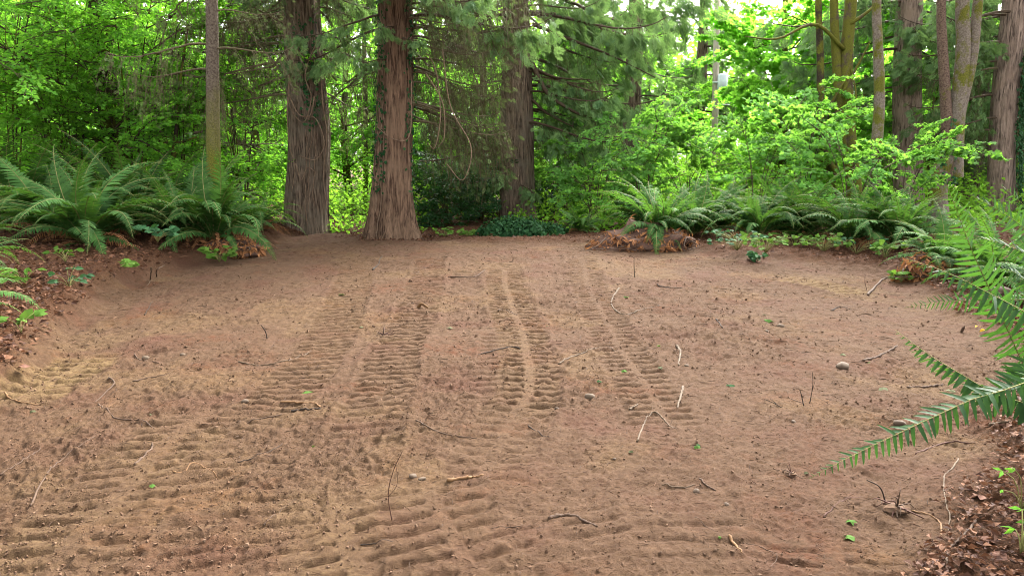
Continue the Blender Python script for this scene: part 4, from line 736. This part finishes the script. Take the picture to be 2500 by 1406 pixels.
ST = [([(581, 883), (630, 892), (684, 885), (738, 870), (760, 856)], 5, 'st_pale', 'long pale root curving across the left track mark'), ([(266, 921), (279, 935), (259, 957), (230, 984)], 6, 'st_brown', 'bent brown stick right of the tan track at far left'), ([(324, 932), (360, 923), (403, 917)], 5, 'st_brown', 'short brown stick above the bent brown stick'),
      ([(328, 865), (338, 876), (360, 884), (388, 890)], 4, 'st_brown', 'thin root under the round pale stone on the left'), ([(369, 654), (367, 683), (360, 699)], 4, 'st_pale', 'pale wavy root hanging off the left bank'), ([(382, 676), (383, 660), (402, 648)], 4, 'st_brown', 'brown hooked root at the left bank edge'), ([(353, 770), (372, 737)], 4, 'st_dark', 'short dark stick on the dirt below the left bank'),
      ([(11, 966), (43, 980), (104, 991)], 6, 'st_orange', 'orange-tan twig beside the tan track at far left'), ([(910, 660), (924, 646), (932, 626)], 6, 'st_dark', 'dark stick near the top of the dirt below the flared cedar'), ([(1216, 758), (1235, 762), (1262, 769)], 5, 'st_brown', 'short stick lying across the middle track mark'),
      ([(1512, 704), (1496, 728), (1494, 746), (1508, 762), (1532, 768), (1568, 756), (1612, 746)], 4, 'st_pale', 'long looping pale root right of the middle track marks'), ([(1364, 888), (1400, 870), (1440, 858), (1480, 852), (1512, 860)], 5, 'st_pale', 'long pale stick right of the deep middle track mark'), ([(1652, 844), (1660, 862), (1656, 894)], 9, 'st_pale', 'thick pale curved root end right of centre'),
      ([(1668, 946), (1660, 974), (1654, 996)], 8, 'st_pale', 'pale root just below the thick pale curved root end'), ([(1604, 698), (1632, 702), (1664, 703)], 4, 'st_dark', 'dark twig lying level near the right top of the dirt'), ([(1100, 676), (1156, 676), (1184, 660)], 4, 'st_brown', 'thin twig near the middle top of the dirt'), ([(1748, 782), (1764, 800)], 5, 'st_dark', 'tiny dark stick in the open dirt right of centre'),
      ([(242, 988), (280, 1020), (348, 1028), (376, 1046)], 5, 'st_brown', 'long bent twig in the left foreground dirt'), ([(684, 982), (760, 985), (782, 994)], 8, 'st_orange', 'split tan stick on the left track mark'), ([(712, 1004), (784, 997)], 8, 'st_dark', 'dark stick just under the split tan stick'), ([(580, 1044), (620, 1026), (688, 1012)], 5, 'st_brown', 'brown twig left of the split tan stick'),
      ([(422, 1150), (440, 1156), (472, 1142), (504, 1144), (532, 1170)], 6, 'st_orange', 'orange zigzag root in the left foreground'), ([(328, 1138), (368, 1098), (372, 1082)], 9, 'st_brown', 'brown root stub on the left foreground track'), ([(1016, 1026), (1080, 1058), (1164, 1070)], 5, 'st_brown', 'thin twig above the thick broken stick in the centre'), ([(1092, 1174), (1148, 1166), (1180, 1164)], 13, 'st_orange', 'thick broken tan stick in the centre foreground'),
      ([(644, 1280), (690, 1246), (724, 1218)], 4, 'st_brown', 'thin straight twig in the left centre foreground'), ([(1556, 1078), (1576, 1032), (1600, 1006), (1636, 1040), (1652, 1048)], 6, 'st_pale', 'pale forked root bent like a tent right of centre'), ([(1536, 1000), (1556, 988)], 7, 'st_pale', 'short pale stub left of the tent shaped root'), ([(1340, 1265), (1380, 1258), (1420, 1270), (1460, 1287)], 14, 'st_brown', 'weathered thick stick in the middle foreground'),
      ([(1708, 1168), (1724, 1184), (1748, 1198)], 7, 'st_brown', 'brown stick right of centre in the foreground'), ([(1616, 1184), (1668, 1190), (1696, 1182)], 5, 'st_pale', 'pale root left of the brown stick in the right foreground'), ([(1780, 1314), (1796, 1332), (1812, 1353)], 11, 'st_orange', 'flat wood splinter in the right foreground'), ([(1696, 1262), (1716, 1280), (1748, 1298)], 4, 'st_brown', 'thin root above the wood splinter'),
      ([(1812, 1324), (1860, 1336), (1896, 1360), (1880, 1384)], 4, 'st_brown', 'curved root right of the wood splinter'), ([(2108, 882), (2140, 872), (2162, 861), (2190, 845)], 8, 'st_brown', 'brown root pointing at the middle overhanging frond'), ([(2214, 949), (2259, 945), (2302, 940)], 9, 'st_brown', 'thick short root under the overhanging fronds'), ([(2028, 760), (2050, 750), (2076, 756)], 5, 'st_dark', 'dark bent twig on the far right dirt'),
      ([(2118, 722), (2154, 684), (2194, 670)], 8, 'st_brown', 'tangled root at the right dirt edge'), ([(2340, 1120), (2324, 1145), (2306, 1161), (2304, 1193), (2311, 1236), (2319, 1258), (2314, 1299)], 5, 'st_pale', 'long pale vine lying on the right litter edge'), ([(2382, 1275), (2350, 1310), (2317, 1340), (2311, 1372), (2314, 1405)], 9, 'st_brown', 'bent brown stick at the bottom right edge'), ([(2197, 1240), (2236, 1249), (2291, 1271), (2298, 1307)], 8, 'st_orange', 'tan root left of the long pale vine'),
      ([(2412, 1038), (2460, 1030), (2500, 1031)], 9, 'st_pale', 'pale stick under the lower right fern'), ([(2233, 1109), (2314, 1080), (2380, 1084)], 6, 'st_red', 'reddish stick under the longest overhanging frond'), ([(75, 1235), (110, 1165), (160, 1115), (230, 1065)], 7, 'st_brown', 'long root running through the left foreground'), ([(0, 1160), (40, 1135), (100, 1096)], 6, 'st_brown', 'brown root by the left picture edge'),
      ([(580, 1130), (640, 1110), (690, 1085)], 4, 'st_dark', 'dark twig left of the torn green leaf'), ([(1290, 1040), (1340, 1075)], 4, 'st_dark', 'small dark twig right of the deep middle track'), ([(880, 1330), (960, 1322)], 5, 'st_dark', 'dark stick in the bottom foreground track'), ([(1200, 1290), (1275, 1284)], 4, 'st_brown', 'thin brown twig left of the weathered thick stick'), ([(2010, 1262), (2060, 1222), (2100, 1214)], 5, 'st_red', 'reddish curved twig below the longest frond tip'), ([(1270, 850), (1240, 848), (1160, 868)], 5, 'st_dark', 'dark root on the deep middle track')]
for s in ST: stick(*s[:3], s[3], name='stick' if 'stick' in s[3] or 'twig' in s[3] or 'splinter' in s[3] or 'stub' in s[3] else 'root', cat='root' if 'root' in s[3] else ('vine' if 'vine' in s[3] else 'stick'))
UP = [([(653, 826), (648, 809), (637, 793)], 6, 'st_dark', 'small dark stick standing upright left of the long pale root', None), ([(960, 1278), (948, 1210), (960, 1150), (982, 1102)], 5, 'st_red', 'reddish upright twig in the centre foreground', [[(948, 1212), (970, 1180), (966, 1130)], [(955, 1180), (990, 1196)]]), ([(1976, 984), (1984, 944), (1984, 908)], 4, 'st_dark', 'thin upright twig right of centre', [[(1984, 950), (1990, 930)]]),
      ([(1964, 990), (1956, 962), (1952, 950)], 5, 'st_dark', 'small forked dark twig beside the thin upright twig', [[(1962, 984), (1935, 975), (1925, 970)]]), ([(1920, 994), (1890, 984), (1866, 974)], 5, 'st_dark', 'dark leaning twig left of the forked twig', [[(1895, 985), (1880, 972)]]), ([(1550, 676), (1548, 650), (1548, 628)], 4, 'st_dark', 'thin upright sprig near the root mound', None), ([(2165, 1225), (2149, 1190), (2116, 1171)], 8, 'st_dark', 'dark leaning root end right of the longest frond', None), ([(2118, 710), (2112, 690), (2112, 670)], 3, 'st_red', 'thin upright twig at the far right dirt edge', None)]
for p, wd, m, lab, fk in UP: stick(p, wd, m, lab, 'twig', 'twig', up=True, fork=fk)
def rock_mesh(seed, sub=2):
    import bmesh
    bm = bmesh.new(); bmesh.ops.create_icosphere(bm, subdivisions=sub, radius=1); R_ = np.random.default_rng(seed); s = R_.uniform(.7, 1.1, 3)
    V = np.array([v.co[:] for v in bm.verts]); F = np.array([[v.index for v in f.verts] for f in bm.faces]); bm.free()
    V = V * (1 + .22 * n3(V[:, 0] * 1.6 + seed, V[:, 1] * 1.6, V[:, 2] * 1.6, seed) + .05 * n3(V[:, 0] * 5, V[:, 1] * 5, V[:, 2] * 5, seed))[:, None] * np.array((1.15 * s[0], s[1], .66)); return V, F
M['stone'] = solid_mat('stone', (0.042, 0.027, 0.016), (0.071, 0.048, 0.030), 9, .8, bump=.004); M['stone_pale'] = solid_mat('stone_pale', (0.054, 0.036, 0.021), (0.074, 0.051, 0.032), 7, .8, bump=.004)
for i, (x, y, w_, m, lab) in enumerate([(356, 876, 26, 'stone_pale', 'round pale stone on the left dirt'), (446, 866, 14, 'stone', 'small brown stone right of the round pale stone'), (598, 980, 20, 'stone', 'half buried stone left of the split tan stick'), (1440, 970, 34, 'stone_pale', 'white half buried stone right of the deep middle track'), (1008, 1163, 24, 'stone', 'grey stone left of the thick broken tan stick'), (1031, 1169, 18, 'stone_pale', 'small tan stone touching the grey stone'),
                                       (1938, 1030, 16, 'stone', 'small stone below the dark leaning twigs'), (1360, 998, 14, 'stone', 'small stone below the white half buried stone'), (2057, 895, 38, 'stone_pale', 'large pale stone on the right dirt'), (1906, 797, 20, 'stone_pale', 'pale stone beside the green leaf on the far right dirt'), (1872, 809, 12, 'stone_pale', 'tiny pale stone left of the one beside the green leaf'), (1774, 1232, 18, 'stone', 'brown stone above the wood splinter'),
                                       (2197, 1034, 30, 'stone', 'long flat stone behind the longest frond'), (1634, 822, 14, 'stone', 'small stone above the thick pale root end'), (2440, 716, 60, 'stone', 'big brown stone under the bright right fern'), (882, 660, 14, 'stone_pale', 'tiny pale stone at the top left of the dirt'), (1676, 893, 14, 'stone_pale', 'tiny pale stone beside the thick pale root end'), (1500, 1120, 12, 'stone', 'tiny stone in the middle foreground dirt'), (1700, 1200, 26, 'stone', 'smooth half buried stone beside the brown foreground stick')]):
    p = gp(x, y); r = w_ * .45 / pxm(p[1]); V, F = rock_mesh(900 + i); g = G(); g.add(V * r, F); obj('stone', g.mesh('stone', M[m]), None, (p[0], p[1], p[2] + r * .05), (0, 0, i * 1.3), label=lab, cat='stone', group='stones on the dirt')
M['leaf_green'] = leaf_mat('fallen_green', (0.029, 0.070, 0.009), (0.043, 0.087, 0.017), (0.092, 0.172, 0.019), .25, .8, .05, .1); M['leaf_pale'] = leaf_mat('fallen_pale', (0.060, 0.068, 0.034), (0.085, 0.085, 0.044), (0.082, 0.090, 0.034), .2, .8, .05, .1); M['leaf_yellow'] = leaf_mat('fallen_yellow', (0.252, 0.151, 0.008), (0.294, 0.190, 0.012), (0.336, 0.224, 0.017), .2, .8, .05, .05); M['leaf_brown'] = leaf_mat('fallen_brown', (0.080, 0.036, 0.023), (0.126, 0.062, 0.042), (0.112, 0.056, 0.028), .12, .8, .1, .1); M['leaf_dark'] = leaf_mat('fallen_dark', (0.006, 0.026, 0.005), (0.012, 0.042, 0.008), (0.028, 0.067, 0.011), .15, .8, .05, .1)
LF = [maple_tpl(5, .55, .35), maple_tpl(3, .65, .5), leaf_tpl(.34, .12, .4)]
for i, (x, y, w_, m, k, lab) in enumerate([(752, 1094, 44, 'leaf_green', 0, 'torn green leaf in the left centre foreground'), (748, 959, 32, 'leaf_green', 1, 'green leaf lying on the left track mark'), (372, 1187, 18, 'leaf_green', 1, 'small green leaf on the left foreground track'), (220, 1322, 28, 'leaf_green', 0, 'green star shaped leaf in the bottom left corner'), (1522, 907, 18, 'leaf_green', 1, 'small green leaf right of the long pale stick'), (1464, 933, 18, 'leaf_dark', 2, 'narrow dark leaf left of the white stone'),
                                          (1784, 943, 26, 'leaf_dark', 0, 'dark green curled leaf right of centre'), (1702, 1092, 20, 'leaf_green', 1, 'green leaf below the tent shaped root'), (2072, 1313, 36, 'leaf_green', 1, 'bright green leaf at the lower right'), (2077, 1274, 30, 'leaf_green', 0, 'duller green leaf above the bright lower right one'), (1156, 1137, 12, 'leaf_pale', 2, 'tiny pale leaf above the thick broken stick'), (1540, 1105, 18, 'leaf_pale', 2, 'pale folded leaf below the tent shaped root'),
                                          (1877, 783, 26, 'leaf_green', 1, 'green leaf standing beside the pale stone on the far right dirt'), (1862, 768, 18, 'leaf_pale', 1, 'pale leaf just above the standing green leaf'), (2057, 866, 16, 'leaf_pale', 1, 'pale leaf above the large pale stone'), (2126, 887, 22, 'leaf_green', 1, 'green leaf beside the brown pointing root'), (2154, 951, 28, 'leaf_pale', 1, 'grey-green leaf left of the thick short root'), (2442, 870, 28, 'leaf_pale', 0, 'pale leaf at the right edge below the yellow leaf'),
                                          (2322, 955, 26, 'leaf_pale', 1, 'pale leaf between the overhanging fronds'), (2397, 796, 34, 'leaf_yellow', 1, 'bright yellow leaf at the right edge of the dirt'), (2402, 808, 18, 'leaf_yellow', 2, 'small yellow leaf touching the bright yellow one'), (1038, 652, 18, 'leaf_green', 1, 'green leaf near the top of the dirt below the flared cedar'), (834, 719, 18, 'leaf_green', 1, 'green leaf at the top of the left track mark'), (1527, 726, 18, 'leaf_green', 0, 'green leaf inside the looping pale root'), (1333, 797, 16, 'leaf_green', 1, 'green leaf right of the deep middle track'),
                                          (1098, 801, 16, 'leaf_pale', 1, 'pale leaf between the two middle track marks'), (1114, 794, 16, 'leaf_brown', 2, 'tan leaf next to the pale leaf between the tracks'), (882, 798, 14, 'leaf_pale', 1, 'pale green leaf right of the left track mark'), (1608, 846, 14, 'leaf_green', 2, 'tiny green leaf left of the thick pale root end'), (1612, 898, 14, 'leaf_pale', 1, 'tiny pale leaf in the dirt right of the long pale stick'), (2400, 1212, 60, 'leaf_brown', 0, 'large reddish dead leaf in the lower right litter'), (2408, 1318, 52, 'leaf_brown', 0, 'second large dead leaf lower in the right litter'), (2480, 1260, 40, 'leaf_brown', 2, 'curled dead leaf at the right edge of the litter'), (2440, 1360, 46, 'leaf_brown', 0, 'broad dead leaf in the bottom right corner'), (370, 1012, 14, 'leaf_pale', 2, 'whitish leaf bit beside the long bent twig'), (80, 1008, 22, 'leaf_pale', 2, 'whitish dead leaf below the tan track at far left'), (60, 896, 34, 'leaf_brown', 1, 'pinkish dead leaf above the tan track at far left'), (1704, 1088, 14, 'leaf_dark', 2, 'small dark leaf touching the green one below the tent root'), (1970, 1156, 14, 'leaf_pale', 2, 'pale leaf bit left of the longest frond tip'), (1757, 1312, 12, 'leaf_green', 1, 'tiny green leaf above the wood splinter')]):
    p = gp(x, y); s = w_ / pxm(p[1]) * 1.05; R_ = np.random.default_rng(950 + i); V, F = LF[k]; V = V.copy(); V[:, 1] -= .4; V[:, 2] += .12 * n2(V[:, 0] * 4 + i, V[:, 1] * 4, i); g = G(); g.add(V * s, F, 0, R_.uniform(0, 1, len(V)))
    obj('fallen_leaf', g.mesh('fallen_leaf', M[m], False), None, (p[0], p[1], p[2] + .004 + .05 * s), (R_.uniform(.0, .3), R_.uniform(-.2, .2), R_.uniform(0, 6.28)), label=lab, cat='leaf', group='fallen leaves on the dirt')
p = gp(2349, 812); V, F = rock_mesh(77, 1); g = G(); g.add(V * np.array((.014, .008, .055)), F); obj('bark_chip', g.mesh('chip', M['st_brown'], False), None, (p[0], p[1], p[2] + .03), (.2, .3, 0), label='bark chip standing upright left of the bright yellow leaf', cat='bark chip')
p = gp(1034, 752); g = G(); g.add(*tube(crom([(-.06, .03, .0), (-.02, .0, .05), (.05, -.02, .01)], 10), np.linspace(.02, .012, 10), 6)); obj('bark_chip', g.mesh('chip', M['st_orange']), None, tuple(p), label='curved bark strip beside the middle left track mark', cat='bark chip')
def rootwad(px, py, size, label, seed, n=26):
    b = gp(px, py); r = thing('root_wad', label, 'root wad', tuple(b)); R_ = np.random.default_rng(seed); V, F = rock_mesh(seed); g = G(); g.add(V * size * np.array((.42, .42, .26)) * (1 + .35 * n3(V[:, 0] * 4, V[:, 1] * 4, V[:, 2] * 4, 3))[:, None], F); obj('clod', g.mesh('clod', M['crumb'], False), r, (0, 0, size * .1))
    for i in range(n):
        d = norm(R_.normal(0, 1, 3) + (0, 0, .35)) * size * R_.uniform(.5, 1.1); d[2] = abs(d[2]); o = norm(R_.normal(0, 1, 3)) * size * .3
        limb(r, [(0, 0, size * .25), d * .6 + o, d + o * .5 + np.array((0, 0, -.15 * size))], size * .035, size * .012, M['st_brown'] if i % 3 else M['st_red'], 'rootlet', 4, 7)
rootwad(936, 824, .13, 'small uprooted root clump beside the middle left track', 41); rootwad(2190, 1250, .12, 'muddy root clump under the dark leaning root end', 42, 20); rootwad(1930, 1160, .07, 'tiny black root clump left of the longest frond tip', 43, 14)

# root mound under the right bank fern
def root_mound(px, Y, w, dp, h, label, seed):
    b = gpd(px, Y); r = thing('root_mound', label, 'mound', (b[0], b[1], b[2] - .05)); V, F = rock_mesh(seed, 4); V = V / np.abs(V).max(0); V = V * np.array((w, dp, h)) * (1 + .18 * n3(V[:, 0] * 5, V[:, 1] * 5, V[:, 2] * 5, seed) + .1 * n3(V[:, 0] * 14, V[:, 1] * 14, V[:, 2] * 14, seed))[:, None]
    g = G(); g.add(V, F, 0, .1); obj('earth', g.mesh('mound_earth', M['mound']), r); R_ = np.random.default_rng(seed); n = 2600; k = R_.integers(0, len(V), n); P = V[k] * 1.0; keep = P[:, 2] > -.02; P = P[keep]; n = len(P)
    Nn = norm(P / np.array((w, dp, h)) ** 2); V2, F2 = scat(LAU, frames(R_.normal(0, .6, (n, 3)) + np.array((0, -.2, -.7)), Nn + R_.normal(0, .5, (n, 3))), P, .13 * R_.uniform(.5, 1.3, n)); g = G(); g.add(V2, F2, 0, np.repeat(R_.uniform(0, 1, n), len(LAU[0]))); obj('dead_leaves', g.mesh('mound_leaves', M['fern_dead'], False), r)
    for i in range(9):
        x0 = R_.uniform(-w, w); limb(r, [(x0, -dp * .5, h * .5), (x0 + R_.normal(0, .15), -dp * 1.0, h * .25), (x0 + R_.normal(0, .3), -dp * 1.25, .06)], .012, .004, M['st_brown'], 'root', 5, 10)
M['mound'] = solid_mat('mound_earth', (0.035, 0.02, 0.014), (0.10, 0.052, 0.034), 22, .95, bump=.01)
root_mound(1570, 12.7, .95, .5, .46, 'dark brown root mound under the fern right of the ivy mound', 61); root_mound(2265, 9.9, .38, .22, .30, 'rotten mossy stump among the right bank ferns', 62)
root_mound(560, 11.9, .55, .35, .2, 'brown hump of dead fronds under the spreading left fern', 63)

# small plants
def sprig(px, py, h, nl, size, mat, tpl, label, seed, cat='plant', name='seedling', wide=.7, stemm='rachis'):
    b = gp(px, py); r = thing(name, label, cat, tuple(b), 'small plants at the dirt edges'); R_ = np.random.default_rng(seed)
    for i in range(nl):
        a = R_.uniform(0, 6.28); t = R_.uniform(.35, 1); top = np.array((math.cos(a) * wide * h * t, math.sin(a) * wide * h * t, h * R_.uniform(.4, 1)))
        limb(r, [(0, 0, 0), top * np.array((.4, .4, .7)), top], .0035, .002, M[stemm], 'stem', 4, 6); m = 3; D = np.stack([np.cos(a + R_.normal(0, .9, m)), np.sin(a + R_.normal(0, .9, m)), R_.uniform(-.3, .2, m)], 1); N_ = np.array((0, -.9, 1)) + R_.normal(0, .45, (m, 3))
        V, F = scat(tpl, frames(D, N_), np.repeat(top[None], m, 0), size * R_.uniform(.7, 1.2, m)); g = G(); g.add(V, F, 0, np.repeat(R_.uniform(0, 1, m), len(tpl[0]))); obj('leaf', g.mesh('sprig_leaf', M[mat], False), r)
for i, a in enumerate([(170, 705, .22, 9, .09, 'laurel_leaf', OV, 'glossy holly sprig on the left litter'), (535, 640, .22, 14, .12, 'weed_leaf', IVY, 'bright weed at the dirt edge under the spreading fern'), (60, 700, .25, 12, .13, 'weed_leaf', LAU, 'tuft of bright grassy leaves at the left edge'), (385, 592, .22, 16, .12, 'ivy_leaf', IVY, 'ivy sprig between the two big left ferns'), (52, 812, .15, 3, .11, 'weed_leaf', IVY, 'single bright seedling in the left litter'),
                       (160, 640, .2, 8, .1, 'weed_leaf', OV, 'pale green seedling below the left fern'), (305, 655, .1, 5, .1, 'weed_leaf', IVY, 'few green leaves on the left litter slope'), (1800, 612, .3, 34, .075, 'ivy_leaf', IVY, 'ivy clump at the corner of the right bank'), (1870, 618, .28, 34, .075, 'weed_leaf', IVY, 'bright ivy right of the ivy clump on the right bank'), (1940, 612, .3, 36, .075, 'weed_leaf', IVY, 'bright ground ivy under the middle bank fern'), (2010, 615, .3, 34, .08, 'weed_leaf', IVY, 'ground ivy in front of the mossy stems'), (2090, 620, .26, 18, .075, 'ivy_leaf', IVY, 'ivy at the rim below the small maple bush'),
                       (1850, 638, .12, 10, .11, 'ivy_leaf', IVY, 'ivy sprig rooted in the dirt below the right bank'), (2160, 632, .25, 14, .11, 'weed_leaf', IVY, 'light seedling clump near the pale slender trunk'), (2200, 690, .14, 12, .09, 'weed_leaf', IVY, 'low green clump above the far frond tip'), (2492, 1350, .14, 8, .05, 'shrub_leaf', LAU, 'green sprouts in the bottom right corner'), (2494, 1245, .22, 7, .045, 'shrub_leaf', LAU, 'thin green shoots at the right edge of the litter'), (985, 560, .45, 7, .1, 'weed_leaf', OV, 'small bright sapling at the foot of the flared cedar'), (1085, 580, .2, 16, .1, 'weed_leaf', OV, 'low green weeds right of the flared cedar'), (1140, 580, .18, 12, .1, 'weed_leaf', IVY, 'low ivy left of the rounded ivy mound'), (805, 545, .5, 6, .12, 'shrub_leaf', OV, 'leafy sprout right of the thick brown cedar')]):
    sprig(*a, 970 + i, wide=.9 if not 7 <= i <= 11 else 1.6)

# ------------------------------------------------------------------ crumbs, slivers, leaf litter (uncountable)
def px_scatter(n, x0, x1, y0, y1, seed):
    R_ = np.random.default_rng(seed); px, py = R_.uniform(x0, x1, n), R_.uniform(y0, y1, n); u, v = (px - 1250) / FPX, (703 - py) / FPX
    dx, dy, dz = u, cp + v * sp_, -sp_ + v * cp; k = -CAM_Z / dz; return dx * k, dy * k, R_
OCT = (np.array([(1, 0, 0), (-.8, .2, .1), (0, 1, 0), (.1, -.9, 0), (0, .1, .8), (0, 0, -.6)], float), np.array([(0, 2, 4), (2, 1, 4), (1, 3, 4), (3, 0, 4), (2, 0, 5), (1, 2, 5), (3, 1, 5), (0, 3, 5)]))
x, y, R_ = px_scatter(26000, -200, 2700, 600, 1560, 31); h, g_ = ground_full(x, y); keep = (g_['litter'] < .6) & (R_.random(len(x)) < g_['rough'] * 1.1); x, y, h = x[keep], y[keep], h[keep]; n = len(x)
sz = np.clip(.0058 * np.exp(R_.normal(0, .55, n)), .002, .015) * np.clip(y / 5, .8, 1.5); D = R_.normal(0, 1, (n, 3)); V, F = scat(OCT, frames(D, R_.normal(0, 1, (n, 3))), np.stack([x, y, h + sz * .25], 1), np.stack([sz, sz * R_.uniform(.6, 1.2, n), sz * .8], 1)); g = G(); g.add(V, F, 0, np.repeat(R_.uniform(0, 1, n) ** 1.5, 6)); obj('soil_crumbs', g.mesh('soil_crumbs', M['crumb'], False), label='loose soil crumbs and grit over the dirt', cat='crumbs', kind='stuff')
SLV = (np.array([(-.03, 0, 0), (.03, 0, 0), (0, 0, .04), (-.02, .5, .05), (.03, .5, .05), (0, .5, .1), (0, 1, .02)], float), np.array([(0, 1, 4), (0, 4, 3), (1, 2, 5), (1, 5, 4), (2, 0, 3), (2, 3, 5), (3, 4, 6), (4, 5, 6), (5, 3, 6)]))
x, y, R_ = px_scatter(9000, -200, 2700, 590, 1560, 32); h, g_ = ground_full(x, y); n = len(x); a = R_.uniform(0, 6.28, n); sz = R_.uniform(.02, .07, n) * np.clip(y / 5, .6, 2.2); V, F = scat(SLV, frames(np.stack([np.cos(a), np.sin(a), R_.uniform(-.05, .15, n)], 1), np.tile((0, 0, 1.), (n, 1))), np.stack([x, y, h + .002], 1), np.stack([sz * R_.uniform(.5, 1.5, n), sz, sz], 1)); g = G(); g.add(V, F, 0, np.repeat(R_.uniform(0, 1, n) ** 1.6, 7)); obj('twig_litter', g.mesh('twig_litter', M['sliver'], False), label='fine slivers of twig and root scattered over the dirt', cat='debris', kind='stuff')
xs, ys = [], []
for (n, a, b, c, d, s) in [(26000, -300, 2800, 585, 1000, 33), (9000, 2100, 2900, 640, 1500, 34), (8000, -400, 500, 640, 1100, 35)]:
    x, y, R_ = px_scatter(n, a, b, c, d, s); xs.append(x); ys.append(y)
for c_, rr_ in ((cA[2], .62), (cB[2], .66), (cC[2], .6)):
    a_ = R_.uniform(0, 6.283, 420); q_ = rr_ + np.abs(R_.normal(0, .22, 420)); xs.append(c_[0] + q_ * np.cos(a_)); ys.append(c_[1] + q_ * np.sin(a_))
nf = sum(map(len, xs[3:])); x, y = np.concatenate(xs), np.concatenate(ys); h, g_ = ground_full(x, y); g_['litter'][-nf:] = 1; keep = (g_['litter'] > R_.uniform(.25, .8, len(x))) & (y < 30); x, y, h = x[keep], y[keep], h[keep]; n = len(x); a = R_.uniform(0, 6.28, n); sz = R_.uniform(.03, .085, n) * np.clip(y / 7, .5, 1.0)
V, F = scat(OVL, frames(np.stack([np.cos(a), np.sin(a), R_.uniform(-.3, .5, n)], 1), np.array((0, 0, 1)) + R_.normal(0, .55, (n, 3))), np.stack([x, y, h + R_.uniform(.0, .035, n)], 1), np.stack([sz * R_.uniform(.5, 1.4, n), sz, sz * 2], 1)); g = G(); g.add(V, F, 0, np.repeat(R_.uniform(0, 1, n) ** 1.4, 5)); obj('leaf_litter', g.mesh('leaf_litter', M['litter'], False), label='reddish brown leaf litter on the banks beside the dirt', cat='leaf litter', kind='stuff')
print('objects', len(bpy.data.objects), 'tris', sum(len(m.polygons) for m in bpy.data.meshes))
